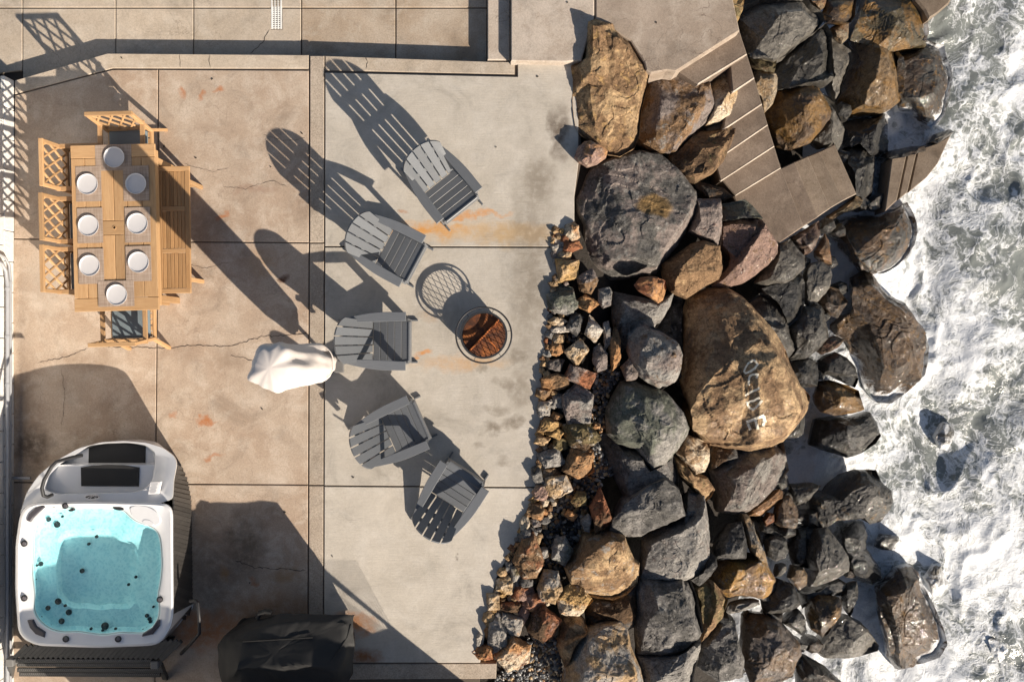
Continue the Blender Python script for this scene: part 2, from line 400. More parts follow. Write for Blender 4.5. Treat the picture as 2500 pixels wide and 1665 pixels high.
# main cracks in the slabs, as thin recess-dark ribbons
def ribbon(pts, wd, z, name, mt, parent, jit=1.5, seed=0):
    rnd = random.Random(seed); path = []
    for (a, b) in zip(pts, pts[1:]):
        n = max(2, int(math.dist(a, b) / 6))
        for i in range(n): t = i / n; path.append((a[0] + (b[0] - a[0]) * t + rnd.uniform(-jit, jit), a[1] + (b[1] - a[1]) * t + rnd.uniform(-jit, jit)))
    path.append(pts[-1]); vs = []; fs = []
    for i, p in enumerate(path):
        a = path[max(0, i - 1)]; b = path[min(len(path) - 1, i + 1)]; d = np.array([b[0] - a[0], b[1] - a[1]]); d = d / (np.linalg.norm(d) + 1e-9)
        hw = wd * (.35 + rnd.random() * .75) * (1 if 0 < i < len(path) - 1 else .1)
        for s in (-1, 1): vs.append(P(p[0] - d[1] * s * hw, p[1] + d[0] * s * hw, z))
    for i in range(len(path) - 1): fs.append((2 * i, 2 * i + 1, 2 * i + 3, 2 * i + 2))
    return MB().add(vs, fs).build(name, mt, parent)
for i, (pts, wd) in enumerate([([(230, 845), (420, 850), (470, 842), (560, 846), (640, 822), (752, 815)], .9), ([(95, 885), (170, 870), (215, 850)], .7), ([(560, 868), (600, 875), (640, 890)], .8), ([(575, 1368), (620, 1385), (690, 1388), (745, 1392)], .9), ([(150, 900), (158, 960), (150, 1040)], .5),
                               ([(545, 455), (600, 462), (660, 440), (700, 455)], .45), ([(450, 400), (520, 420), (560, 410)], .4), ([(640, 330), (700, 345), (748, 338)], .4), ([(440, 640), (500, 655), (560, 640)], .4)]):
    ribbon(pts, wd, .003, 'crack', M_joint, patio, 2.2, i)
for i, pts in enumerate([[(893, 138), (897, 152), (893, 170)], [(513, 134), (510, 150), (514, 167)], [(438, 134), (440, 166)]]):
    ribbon(pts, .8, -.003 if pts[0][0] < 800 else -.006, 'crack', M_joint, patio, 1.2, i + 40)

# upper terrace
ZT = -.19
terrace = MB().prism(poly([(-400, -700), (1190, -700), (1190, 175), (20, 240), (-400, 240)], ZT), -.5, ZT - .03).build('terrace', M_joint)
tag(terrace, kind='structure')
cx = [(-380, 53.5), (56, 281), (283.5, 471), (473.5, 734), (737, 964.5), (967.5, 1188)]
for i, (a, b) in enumerate(cx):
    mt = M_basin if i >= 4 else M_terr
    d = -.01 if i >= 4 else 0
    slab([(a, -260), (b, -260), (b, 18.5), (a, 18.5)], mt, ZT + d, .1, parent=terrace)
    if i == 3: slab([(a, 21.5), (661, 21.5), (661, 72), (689, 72), (689, 21.5), (b, 21.5), (b, 172), (a, 172)], mt, ZT + d, .1, parent=terrace)
    else: slab([(a, 21.5), (b, 21.5), (b, 172), (a, 226 if i < 2 else 172)], mt, ZT + d, .1, parent=terrace)
ribbon([(660, 70), (640, 105), (610, 132)], .8, ZT + .003, 'crack', M_joint, terrace, 2, 3)

# side wall strip and raised landing beside the stairs
o = MB().prism(poly([(1190, -300), (1245, -300), (1245, 147), (1190, 147)], .0), -.35, .0, .012).build('low_wall', M_plat)
tag(o, 'low pale concrete wall strip between the sunken basin and the raised landing', 'wall')
land = thing('concrete_landing', 'raised cracked concrete landing at the head of the broken stairs', 'landing', tuple(P(1450, 60, -.3)))
def lslab(pts, z, th, mt, name, par):
    q = poly(pts, z); o = MB().prism([p - np.array(par.location[:2]) for p in q], z - th - par.location[2], z - par.location[2], .015).build(name, mt, par)
    return o
lslab([(1247, -260), (1451, -260), (1451, 40), (1449, 60), (1436, 90), (1420, 148), (1380, 152), (1247, 150)], .13, .45, M_plat, 'slab', land)
lslab([(1454, -260), (1766, -260), (1790, 0), (1806, 76), (1650, 175), (1628, 172), (1606, 176), (1590, 178), (1578, 172), (1572, 150), (1540, 100), (1500, 76), (1454, 52)], .13, .45, M_plat2, 'slab', land)

# stairs down to the sea
stairs = thing('concrete_stairs', 'broken concrete stairs turning down between boulders to the surf', 'stairs', tuple(P(1850, 380, -1.6)))
LT = [((1650, 175), (1703, 206)), ((1786, 158), (1788, 226)), ((1786, 222), (1765, 318)), ((1730, 322), (1748, 392)), ((1745, 385), (1759, 443)), ((1757, 436), (1795, 478))]
Rp = [(1806, 76), (1824, 132), (1842, 190), (1861, 254), (1875, 305), (1891, 357), (1907, 410)]
z = .13
for i in range(6):
    z -= .17
    a = Rp[i]; b = Rp[i + 1]; d, c = LT[i]
    e = .8
    so = lslab([(d[0] - 6 * e, d[1] - 10 * e), (a[0] - 4 * e, a[1] - 12 * e), (b[0], b[1]), (c[0], c[1])], z, .42, M_step, 'step', stairs)
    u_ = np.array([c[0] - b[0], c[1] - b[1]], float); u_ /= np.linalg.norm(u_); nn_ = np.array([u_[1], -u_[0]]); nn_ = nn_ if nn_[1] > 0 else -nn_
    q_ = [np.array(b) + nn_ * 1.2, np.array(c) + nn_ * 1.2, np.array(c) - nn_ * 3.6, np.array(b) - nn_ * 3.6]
    lslab([tuple(t) for t in q_], z + .004, .05, M_lit_edge, 'lit_edge', stairs).parent = so; so.children[0].location = (0, 0, 0)  # added pale strip, paints the sunlit line along each step edge
z -= .17
lslab([(1785, 470), (1903, 398), (1908, 412), (1963, 553), (1893, 600), (1850, 560), (1800, 500)], z, .35, M_step, 'landing', stairs)
U = [(1904, 412), (1940, 395), (1973, 381), (2001, 370), (2038, 352)]; D = [(1963, 553), (1997, 531), (2028, 509), (2060, 490), (2092, 474)]
for i in range(4):
    z -= .15
    lslab([(U[i][0] - 4, U[i][1] + 2), U[i + 1], D[i + 1], (D[i][0] - 4, D[i][1] + 2)], z, .35, M_step if i < 1 else M_stepwet, 'step', stairs)
o = thing('broken_concrete_slab', 'tilted broken concrete slab with ribbed strips dipping into the foam', 'slab', tuple(P(2230, 430, -2.7)))
for pts, z in [([(2177, 387), (2214, 378), (2190, 490), (2160, 518)], -2.02), ([(2216, 377), (2240, 366), (2216, 470), (2193, 489)], -2.12), ([(2242, 365), (2288, 350), (2322, 330), (2290, 400), (2262, 435), (2219, 470)], -2.26)]:
    lslab(pts, z, .35, M_stepwet, 'strip', o)
o = MB().prism(poly([(2236, 0), (2250, -120), (2380, -120), (2318, 10), (2290, 34), (2268, 48), (2256, 24)], -2.15), -2.9, -2.15, .03).build('concrete_block', M_stepwet)
tag(o, 'pale sparkling concrete block at the top edge beside the surf', 'concrete block')
# ------------------------------------------------------------------ sea
ZW = -2.56
xs = np.concatenate([np.arange(2.2, 10.5, .035), [11, 12, 14, 18, 26, 40, 80, 160, 400, 900]])
ys = np.concatenate([[-900, -400, -160, -80, -40, -20, -12, -8], np.arange(-6.4, 6.4, .035), [8, 12, 20, 40, 80, 160, 400, 900]])
gx, gy = np.meshgrid(xs, ys, indexing='ij'); pp = np.stack([gx.ravel(), gy.ravel(), 0 * gx.ravel()], 1)
wz = .12 * fbm(pp * np.array([.9, .7, 1]), 5, 3)
wq = pp + .35 * np.stack([fbm(pp * 1.3, 31, 3), fbm(pp * 1.3 + 40, 32, 3), 0 * gx.ravel()], 1)
wz = wz + .035 * fbm(wq * np.array([1.5, 1.1, 1]), 7, 3, True) + .006 * fbm(wq * 5, 9, 2)
wz = wz + .10 * np.exp(-((pp[:, 0] - 5.3 - .5 * np.sin(pp[:, 1] * .9)) / .5) ** 2)
far = np.clip((np.maximum(np.abs(pp[:, 0] - 5), np.abs(pp[:, 1])) - 8) / 20, 0, 1); wz = wz * (1 - far)
V = np.stack([gx.ravel(), gy.ravel(), ZW + wz], 1); nx, ny = len(xs), len(ys)
I = np.arange(nx * ny).reshape(nx, ny)
Fq = np.stack([I[:-1, :-1], I[1:, :-1], I[1:, 1:], I[:-1, 1:]], -1).reshape(-1, 4)
me = bpy.data.meshes.new('sea'); me.from_pydata(V.tolist(), [], Fq.tolist()); me.shade_smooth()
m = NT('foaming_sea_water'); v = m.coord('Object')
def nvec(vec, sc, det, amt):
    return m.n('VectorMath', operation='SCALE', i_0=m.n('VectorMath', operation='SUBTRACT', i_0=m.n('TexNoise', i_Vector=vec, i_Scale=sc, i_Detail=det, i_Roughness=.6).outputs[1], i_1=(.5, .5, .5)).outputs[0], i_Scale=amt).outputs[0]
w1 = m.n('VectorMath', operation='ADD', i_0=v, i_1=nvec(v, .9, 4.0, 1.7)).outputs[0]
wp = m.n('VectorMath', operation='ADD', i_0=w1, i_1=nvec(v, 5.0, 4.0, .22)).outputs[0]
def ridge(vec, sc, det, lo):
    n_ = m.noise(vec, sc, det, .55); r_ = m.math('SUBTRACT', 1.0, m.math('MULTIPLY', m.math('ABSOLUTE', m.math('SUBTRACT', n_, .5)), 6.0), True)
    return m.ramp(r_, [(lo, 0), (.78, .35), (1.0, 1)])
ws = m.n('Mapping', i_Vector=wp, i_Rotation=(0, 0, .5), i_Scale=(1.0, .62, 1)).outputs[0]
r1 = ridge(ws, 1.5, 3, .35); r2 = ridge(ws, 4.2, 4, .30); r3 = ridge(wp, 11, 3, .3)
cell = m.ramp(m.n('TexVoronoi', feature='DISTANCE_TO_EDGE', i_Vector=wp, i_Scale=4.0).outputs[0], [(0, 1), (.05, .45), (.16, 0)])
cov = m.noise(w1, .55, 5, .55); swirl = m.noise(ws, 2.6, 6, .6, .5)
sx = m.n('SeparateXYZ', i_0=m.n('NewGeometry').outputs['Position'])
shore = m.n('MapRange', i_0=sx.outputs[0], i_1=4.8, i_2=6.9, i_3=.34, i_4=-.14).outputs[0]
f = m.math('ADD', m.math('MULTIPLY', r1, .55), m.math('MULTIPLY', r2, .42)); f = m.math('ADD', f, m.math('MULTIPLY', r3, .20)); f = m.math('ADD', f, m.math('MULTIPLY', cell, .42))
f = m.math('ADD', f, m.math('MULTIPLY', m.math('SUBTRACT', cov, .49), 2.9)); f = m.math('ADD', f, m.math('MULTIPLY', m.math('SUBTRACT', swirl, .5), 1.5)); f = m.math('ADD', f, shore)
foam = m.ramp(f, [(.05, 0), (.30, .35), (.62, .85), (.95, 1)])
fine = m.noise(v, 38, 5, .7)
wcol = m.mix(m.noise(v, 1.6, 4), (.15, .165, .155), (.23, .245, .235))
fcol = m.mix(m.ramp(fine, [(.35, 0), (.65, 1)]), (.63, .655, .69), (.77, .785, .80))
h = m.math('ADD', m.math('MULTIPLY', foam, .35), m.math('MULTIPLY', swirl, .7)); h = m.math('ADD', h, m.math('MULTIPLY', r2, .18)); h = m.math('ADD', h, m.math('MULTIPLY', m.noise(v, 9, 3, .5), .08))
m.set(Base_Color=m.mix(foam, wcol, fcol), Roughness=m.ramp(foam, [(0, .10), (.5, .6)]), Specular_IOR_Level=.45, Normal=m.bump(h, .36, .07))
tag(link('sea', me, m.m), kind='structure')
M_sea = m.m

# ------------------------------------------------------------------ rocks
CROP = dict(A=(1100, 0, 3.364), B=(1800, 0, 3.364), C=(1300, 360, 3.364), D=(1800, 360, 3.364), E=(1250, 700, 3.364), F=(1800, 740, 3.364), G=(1130, 1150, 3.044), H=(1750, 1150, 3.044))
def pts(crop, s):
    ox, oy, k = CROP[crop]
    a = np.array([[float(q) for q in t.split(',')] for t in s.split()]); return a / k + np.array([ox, oy])

def resample(q, n):
    q = np.vstack([q, q[:1]]); d = np.hypot(*np.diff(q, axis=0).T); L = np.concatenate([[0], np.cumsum(d)])
    t = np.linspace(0, L[-1], n, endpoint=False)
    return np.stack([np.interp(t, L, q[:, 0]), np.interp(t, L, q[:, 1])], 1)
def smooth_ring(q, k):
    for _ in range(k): q = q * .5 + .25 * (np.roll(q, 1, 0) + np.roll(q, -1, 0))
    return q

def rock_mesh(name, outline, plateau, zl, zt, tilt, seed, rough=1.0, step=2.6, depth=None, soft=0, facets=13, carve=.24):
    rnd = np.random.RandomState(seed)
    ar = np.array(outline, float)
    if soft == 0: ar = ar.mean(0) + (ar - ar.mean(0)) * 1.045
    per = np.hypot(*np.diff(np.vstack([ar, ar[:1]]), axis=0).T).sum()
    n = int(np.clip(per / step, 26, 230))
    O = smooth_ring(resample(ar, n), soft)
    c0 = O.mean(0)
    if plateau is None:
        off = np.array([SH[0], -SH[1]]) * rnd.uniform(.10, .24) * per / 6.28
        k = .55 + .12 * np.sin(np.linspace(0, 2 * np.pi, n, endpoint=False) * rnd.randint(2, 4) + rnd.rand() * 6)
        T = c0 + (O - c0) * k[:, None] + off
    else:
        T = smooth_ring(resample(np.array(plateau, float), n), 1)
        best = min(range(n), key=lambda s: ((np.roll(T, s, 0) - O) ** 2).sum())
        T = np.roll(T, best, 0)
    kz = (H - (zl + zt) / 2) / F
    size = math.sqrt(max(1e-6, abs(np.sum(O[:, 0] * np.roll(O[:, 1], -1) - O[:, 1] * np.roll(O[:, 0], -1))) / 2)) * kz
    def wpt(q, z):
        z = np.broadcast_to(z, (len(q),)); k = (H - z) / F
        return np.stack([(q[:, 0] - CX) * k, -(q[:, 1] - CY) * k, z], 1)
    tc = T.mean(0)
    tw = wpt(T, zt); cw = tw.mean(0)
    tz = zt + (tw[:, :2] - cw[:2]) @ SH * tilt
    for _ in range(3 if plateau is None else 1):             # a few cut planes over the top
        a = rnd.rand() * 6.28; d = np.array([np.cos(a), np.sin(a)]); s = rnd.uniform(.25, .7) * .6
        cut = zt + s * (size * rnd.uniform(.16, .34) - (tw[:, :2] - cw[:2]) @ d); tz = np.minimum(tz, np.maximum(cut, zl + .25 * (zt - zl)))
    tz = np.maximum(tz, zl + .12 * (zt - zl))
    TW = wpt(T, tz); OW = wpt(O, zl)
    CWc = TW.mean(0); CWc[2] += .03 * size
    depth = depth if depth is not None else .55 * size
    rings = []
    ns = max(3, int(6)); cO = OW.mean(0)
    for t in np.linspace(1, 0, ns + 1)[:-1]:                  # skirt, bottom up
        q = cO + (OW - cO) * (1 - .34 * t ** 1.5); q = q.copy(); q[:, 2] = zl - depth * t; rings.append(q)
    gap = np.hypot(*(T - O).T).mean()
    m1 = int(np.clip(gap / step, 3, 26)); pw = rnd.uniform(.5, .72)
    for t in np.linspace(0, 1, m1 + 1):
        q = OW * (1 - t) + TW * t; q = q.copy(); q[:, 2] = zl + (TW[:, 2] - zl) * t ** pw; rings.append(q)
    rad = np.hypot(*(T - tc).T).mean(); m2 = int(np.clip(rad / step, 3, 34))
    for t in np.linspace(0, 1, m2 + 1)[1:-1]:
        rings.append(TW * (1 - t) + CWc * t)
    A = np.vstack(rings); nr = len(rings); A = np.vstack([A, CWc[None]])
    # chisel the loft into planar facets: lower envelope of jittered tangent planes
    G = A[ns * n:nr * n].reshape(nr - ns, n, 3)
    du = np.roll(G, -1, 1) - np.roll(G, 1, 1); dv = np.gradient(G, axis=0)
    N = np.cross(du, dv); N /= np.linalg.norm(N, axis=2, keepdims=True) + 1e-9; N *= np.sign(N[..., 2:3] + 1e-9)
    z0 = A[ns * n:, 2].copy(); zz = z0.copy(); top = A[ns * n:]
    for _ in range(facets):
        r = rnd.randint(1, nr - ns); k = rnd.randint(n); p = G[r, k]; nn = N[r, k] + rnd.normal(0, .24, 3); nn /= np.linalg.norm(nn)
        if nn[2] < .22: continue
        pl = p[2] + .012 * size - ((top[:, 0] - p[0]) * nn[0] + (top[:, 1] - p[1]) * nn[1]) / nn[2]
        zz = np.minimum(zz, pl)
    zz = np.maximum(zz, z0 - carve * size); zz[:n] = z0[:n]
    A[ns * n:, 2] = zz
    # relief
    sc = 1.0 / max(size, .05)
    q = A * sc + seed * 3.7
    D = np.stack([fbm(q * 1.6 + 10 * i, seed + i, 3) for i in range(3)], 1) * .020 * size * rough
    rid = fbm(q * 2.3, seed + 5, 4, True)
    steps = fbm(q * np.array([1.2, 1.2, 4.5]) + 5, seed + 8, 3); stp = np.floor(steps * 3) / 3
    inner = np.ones(len(A)); inner[:ns * n] = .4; inner[ns * n:(ns + 1) * n] = .25
    D[:, 2] += (.014 * rid + .034 * stp) * size * rough * inner
    fine = np.stack([fbm(A * 14 + 30 * i, seed + 20 + i, 3) for i in range(3)], 1) * .0075 * rough
    D[:, :2] *= np.where(inner < .3, .5, 1)[:, None]
    A = A + D + fine * (inner[:, None] + .2)
    fs = []
    idx = np.arange(n)
    for r in range(nr - 1):
        a = r * n + idx; b = r * n + (idx + 1) % n
        fs += np.stack([a, b, b + n, a + n], 1).tolist()
    last = (nr - 1) * n
    fs += [(last + k, last + (k + 1) % n, nr * n) for k in range(n)]
    fs.append(list(range(n))[::-1])
    if np.sum(O[:, 0] * np.roll(O[:, 1], -1) - O[:, 1] * np.roll(O[:, 0], -1)) > 0:   # image y is down
        fs = [f[::-1] for f in fs]
    loc = A.mean(0); loc[2] = A[:, 2].min(); A = A - loc
    me = bpy.data.meshes.new(name); me.from_pydata(A.tolist(), [], fs); me.shade_smooth()
    me.set_sharp_from_angle(angle=math.radians(20))
    return me, tuple(loc), size

def ztop(px): return float(np.interp(px, [1300, 1480, 1620, 1750, 1850, 1950, 2050, 2150, 2260, 2450], [.34, .32, .14, -.25, -.72, -1.15, -1.6, -2.0, -2.15, -2.35]))
ROCKS = [
 # crop, label, colours, dz, tilt, outline, plateau
 ('A', 'tall tan boulder with ochre veins standing on the patio edge under the landing', 'tan brown ochre', -.02, -.05, '1115,200 1180,185 1340,250 1400,290 1480,345 1520,430 1590,530 1620,600 1590,760 1555,900 1540,1090 1500,1190 1390,1260 1290,1240 1200,1170 1080,1100 1040,1040 1020,900 1015,640 1000,545 1110,490 1110,300', '1165,215 1330,260 1460,360 1560,530 1580,620 1530,900 1500,1080 1390,1210 1230,1150 1190,1020 1150,700 1140,530 1170,420'),
 ('A', 'brown and grey split boulder between the tan boulder and the stairs', 'brown mauve grey', -.05, -.1, '1615,620 1700,595 1800,590 1850,580 1960,630 2030,690 2100,680 2125,760 2150,850 2120,930 2080,1010 2000,1080 1900,1170 1830,1265 1790,1255 1640,1240 1560,1190 1530,1120 1545,950 1590,760', '1870,790 1950,750 2090,740 2125,850 2070,980 1970,1080 1835,1230 1805,1200 1825,1080 1870,930'),
 ('A', 'dark boulder with a bright ochre lower rim beside the stair treads', 'dkbrown brown olive', -.02, .75, '1780,1280 1830,1265 1960,1160 2030,1060 2200,1045 2330,1000 2340,1050 2290,1200 2230,1330 2150,1420 2000,1500 1920,1475 1850,1400 1800,1340', '1830,1300 2030,1090 2200,1070 2310,1020 2230,1180 2130,1290 2100,1390 1960,1410 1860,1370'),
 ('A', 'small peach-orange rock at the foot of the tall tan boulder', 'orange pink cream', -.06, -.1, '1020,1290 1050,1210 1100,1165 1160,1165 1240,1205 1285,1245 1270,1300 1200,1350 1120,1370 1050,1330', '1140,1185 1240,1225 1255,1280 1190,1330 1110,1350 1080,1320 1150,1270'),
 ('A', 'tan wedge of broken stair rock in the hole left of the treads', 'tan cream brown', .10, -.1, '2120,690 2180,620 2260,590 2320,545 2340,600 2345,760 2330,870 2280,965 2200,1000 2090,1030 2140,900', None),
 ('A', 'olive boulder at the top edge right of the landing', 'ochre olive brown', .05, -.1, '2225,-30 2420,-40 2390,90 2345,210 2290,90', None),
 ('B', 'large smooth grey boulder with a dark left face by the landing', 'grey grey slate', .42, -.05, '0,110 60,60 200,0 560,-20 610,50 690,100 705,170 650,250 560,310 480,370 400,450 320,490 200,480 110,460 90,380 50,320 20,230', '390,80 470,50 580,40 670,110 680,190 560,290 460,360 380,430 300,470 170,455 140,430 210,340 290,230'),
 ('B', 'black slate boulder under the large smooth grey boulder', 'char slate black', .22, .55, '300,500 420,440 520,350 640,270 720,200 760,270 775,400 770,520 790,640 720,700 600,710 450,730 330,740 325,620 280,560', '340,560 530,400 700,270 745,400 740,490 640,610 500,690 360,700'),
 ('B', 'wet dark brown rock at the top edge beside the olive boulder', 'dkbrown gold brown', .3, -.1, '700,120 720,50 740,-30 975,-30 965,130 930,185 860,180 760,170', None),
 ('B', 'small orange rock wedged at the top edge beside the grey boulder', 'orange tan pink', .1, -.2, '590,-20 740,-30 715,60 690,80 630,40', None),
 ('B', 'big wet olive boulder with a pale streak at the top edge', 'olive gold lgrey', .45, -.15, '975,120 980,-40 1470,-40 1510,50 1550,130 1560,260 1530,360 1490,410 1380,430 1230,460 1200,410 1090,370 920,330 910,290 930,200', '1060,100 1290,60 1400,20 1480,90 1510,250 1460,360 1300,390 1130,330 990,280'),
 ('B', 'small cream and orange rock below the wet dark brown rock', 'cream orange tan', .05, -.2, '770,230 870,180 915,180 910,310 860,360 800,310', None),
 ('B', 'narrow grey slab rock leaning against the black slate boulder', 'grey lgrey slate', .1, -.2, '780,310 860,370 930,430 940,480 910,580 860,700 850,770 815,830 770,740 760,680 800,630 775,520', None),
 ('B', 'peach boulder with an orange wet lower face above the tide', 'tan gold dkbrown', .25, -.1, '880,370 1000,350 1100,380 1190,390 1225,450 1250,560 1300,650 1305,740 1290,850 1220,910 1140,945 1000,955 830,980 790,850 850,740 880,600 910,560 940,470', '1090,470 1180,440 1230,570 1275,680 1270,830 1220,870 1150,830 1110,700 1070,580'),
 ('B', 'dark wet boulder with rust patches at the upper tide line', 'char dkbrown gold', .3, .2, '1230,470 1380,430 1490,400 1550,350 1690,390 1720,500 1750,560 1760,640 1740,770 1700,930 1640,1000 1590,1040 1540,990 1470,910 1340,900 1310,820 1300,680 1260,600', '1320,500 1540,430 1660,450 1700,600 1680,730 1560,760 1400,760 1350,650'),
 ('B', 'glossy brown boulder right of the middle stair treads', 'brown gold tan', .05, -.15, '230,930 290,860 320,750 450,730 590,725 640,750 700,820 760,910 750,960 690,1060 600,1160 570,1180 430,1225 340,1190 290,1130 240,1020', '560,800 690,820 740,920 670,1040 550,1160 430,1200 440,1110 480,950'),
 ('B', 'smooth grey rock right of the glossy brown boulder', 'grey slate lgrey', -.1, -.1, '670,760 740,800 800,860 850,1000 880,1050 860,1160 820,1240 790,1190 680,1220 640,1180 600,1160 690,1060 760,960 750,860', None),
 ('B', 'pale tan wedge rock right of the upper stair treads', 'tan cream grey', -.05, -.1, '120,650 150,560 230,580 310,600 325,660 315,770 290,850 220,930 200,860 150,740', None),
 ('B', 'dark olive rock beside the upper stair treads', 'olive dkbrown brown', -.1, .2, '90,480 200,490 320,500 300,600 140,570 100,540', None),
 ('B', 'black rock in shade below the peach boulder', 'black char slate', .0, .6, '840,980 1000,960 1140,955 1220,920 1230,1000 1225,1250 1140,1290 1080,1240 1000,1180 850,1230 880,1150 860,1030', None),
 ('B', 'shaggy black boulder with a rusty right edge beside the lower steps', 'black char grey', .1, .3, '840,1275 960,1150 1060,1110 1090,1200 1105,1350 1095,1480 1080,1610 1000,1680 980,1650 940,1530 880,1400', None),
 ('B', 'jagged dark fin of rock above the broken slab', 'char dkbrown black', .2, .3, '1180,1290 1250,1240 1400,1210 1530,1195 1545,1240 1370,1295', None),
 ('B', 'dark pointed rock at the seaward tip of the broken slab', 'char slate black', .2, .5, '1560,1180 1600,1110 1720,1070 1765,1095 1640,1180', None),
 ('C', 'huge dark grey flat-topped boulder with an ochre stain at the patio edge', 'char mauve grey', -.08, -.05, '600,110 720,80 870,55 960,70 1030,80 1080,130 1150,200 1230,290 1320,400 1330,500 1300,600 1250,690 1180,800 1080,920 1000,1020 880,1030 760,1060 620,1070 520,1010 410,930 390,830 380,680 310,560 300,470 340,380 420,190 500,150', '640,180 860,110 1010,130 1180,320 1260,430 1230,560 1120,760 980,920 820,960 640,950 520,860 470,640 440,480 520,280'),
 ('C', 'purplish flat sparkling rock right of the huge dark boulder', 'mauve mauve pink', -.05, -.1, '1325,430 1540,430 1550,520 1545,800 1520,810 1420,760 1280,690 1320,580 1330,500', None),
 ('C', 'olive-brown block under the purplish flat rock', 'brown brown tan', .05, -.15, '1060,960 1200,870 1300,800 1400,770 1520,820 1535,900 1550,990 1520,1080 1400,1150 1260,1240 1140,1190 1080,1080', None),
 ('C', 'pink faceted boulder below the stair landing', 'pink pink brown', .18, -.1, '1555,610 1700,590 1760,590 1870,600 1920,690 1960,750 2000,820 2000,870 1930,960 1800,1060 1720,1110 1640,1130 1560,1160 1480,1130 1530,1050 1640,960 1660,900 1545,800', '1590,640 1740,620 1850,640 1940,790 1940,850 1800,980 1720,1040 1690,960 1700,880 1600,790'),
 ('C', 'dark greenish rock at the left foot of the stair landing', 'green char olive', .1, .3, '1555,470 1740,430 1800,480 1890,580 1740,570 1560,600', None),
 ('C', 'small rust-orange rock under the huge dark boulder', 'orange rust pink', .08, -.1, '840,1130 890,1070 1000,1060 1090,1100 1095,1160 1070,1250 1030,1275 960,1230 870,1170', '930,1120 1080,1110 1080,1170 1050,1240 1020,1250 970,1200'),
 ('C', 'dark grey chipped rock below the pink faceted boulder', 'slate grey char', .05, 0, '1830,1120 1900,1010 1990,880 2010,800 2120,760 2170,830 2230,900 2220,980 2130,1080 2040,1120 1900,1140', None),
 ('C', 'brown glittering rock tucked under the stair landing edge', 'mauve pink brown', -.05, -.1, '2120,740 2350,610 2360,720 2290,850 2230,900 2200,830', None),
 ('C', 'black glossy rock between the chipped grey rock and the lettered boulder', 'black char slate', .05, .1, '1860,1140 2040,1130 2150,1070 2200,1020 2230,1120 2230,1280 2180,1400 2100,1470 2080,1380 2000,1250 1900,1190', '1900,1150 2150,1090 2205,1130 2205,1270 2150,1380 2110,1400 2060,1290 1990,1220'),
 ('D', 'shiny grey rounded rock beside the little orange rock', 'grey slate lgrey', .1, -.1, '560,1010 600,960 690,940 760,980 770,1060 750,1160 660,1260 580,1300 555,1260 550,1100', None),
 ('E', 'rough slate rock behind the lettered boulder', 'slate char grey', -.05, -.1, '1880,180 2050,60 2170,120 2250,230 2255,380 2330,500 2240,610 2190,480 2130,370 2040,260', None),
 ('E', 'grey-blue sloping slab beside the edging stones, half in shade', 'slate grey mauve', -.25, -.05, '830,40 1000,80 1210,130 1320,60 1290,160 1185,335 1080,310 960,330 930,450 900,560 850,420 820,250', None),
 ('D', 'large rounded sea boulder with a lit lower half and foam on its back', 'char brown gold', .35, -.05, '740,690 800,590 900,540 1060,520 1150,540 1300,510 1390,460 1430,540 1460,620 1470,690 1440,800 1370,900 1290,970 1200,1020 1080,1040 1010,1010 930,920 860,840 850,790', '980,900 1100,790 1250,680 1380,600 1430,690 1400,790 1330,890 1230,970 1100,1010 1040,1000'),
 ('D', 'little orange-brown rock beside the foam channel', 'orange brown tan', .0, -.1, '640,850 720,710 750,770 775,960 690,940 650,900', None),
 ('D', 'small brown pointed rock below the shiny grey rounded rock', 'brown dkbrown grey', .0, -.2, '660,1270 770,1150 830,1170 905,1270 860,1340 820,1400 740,1370', None),
 ('F', 'big brown ridged sea boulder jutting into the surf', 'dkbrown brown gold', .42, .15, '920,-178 1000,-228 1070,-218 1140,-138 1220,-58 1360,20 1440,150 1530,270 1560,360 1550,480 1530,580 1430,650 1370,720 1260,800 1150,800 1050,700 1000,560 950,470 880,310 800,260 760,180 830,110 960,80', '1000,-150 1090,-120 1220,20 1350,110 1450,250 1490,370 1480,500 1380,560 1290,520 1230,300 1180,150 1040,60'),
 ('F', 'smooth black boulder right of the lettered boulder', 'char slate black', .1, .1, '410,200 540,30 680,30 730,200 745,280 660,380 560,450 430,465 470,370 420,250', None),
 ('F', 'thin rust-brown rock in the foam below the smooth black boulder', 'brown rust dkbrown', .0, .3, '650,390 730,290 800,270 880,300 820,370 690,420', None),
 ('F', 'small glossy black rock ringed by foam', 'black char slate', .1, .1, '670,470 720,430 800,405 900,450 970,530 985,620 960,690 880,650 780,590 680,580', None),
 ('F', 'black blocky rock against the lettered boulder', 'black char dkbrown', -.1, .4, '400,490 560,440 650,490 665,600 650,680 550,690 460,650 420,550', None),
 ('F', 'tan and brown smooth rock with an orange lower edge in the foam', 'brown gold tan', .15, -.1, '640,770 680,650 760,640 900,680 985,720 1030,870 940,900 800,915 690,890 650,830', None),
 ('F', 'wide wet black rock with water running off it', 'black char slate', .1, -.05, '600,1160 650,960 800,935 960,930 1080,905 1140,990 1175,1090 1130,1150 1000,1230 900,1260 700,1200', None),
 ('F', 'dark sliver of rock under the lettered boulder', 'slate char grey', -.1, .2, '380,1110 500,960 560,860 545,1070 500,1100', None),
 ('F', 'grey concrete-like chunk washed by foam in the open surf', 'grey lgrey slate', -.22, -.1, '1620,1100 1690,980 1780,1000 1760,1140 1730,1210 1660,1190', None),
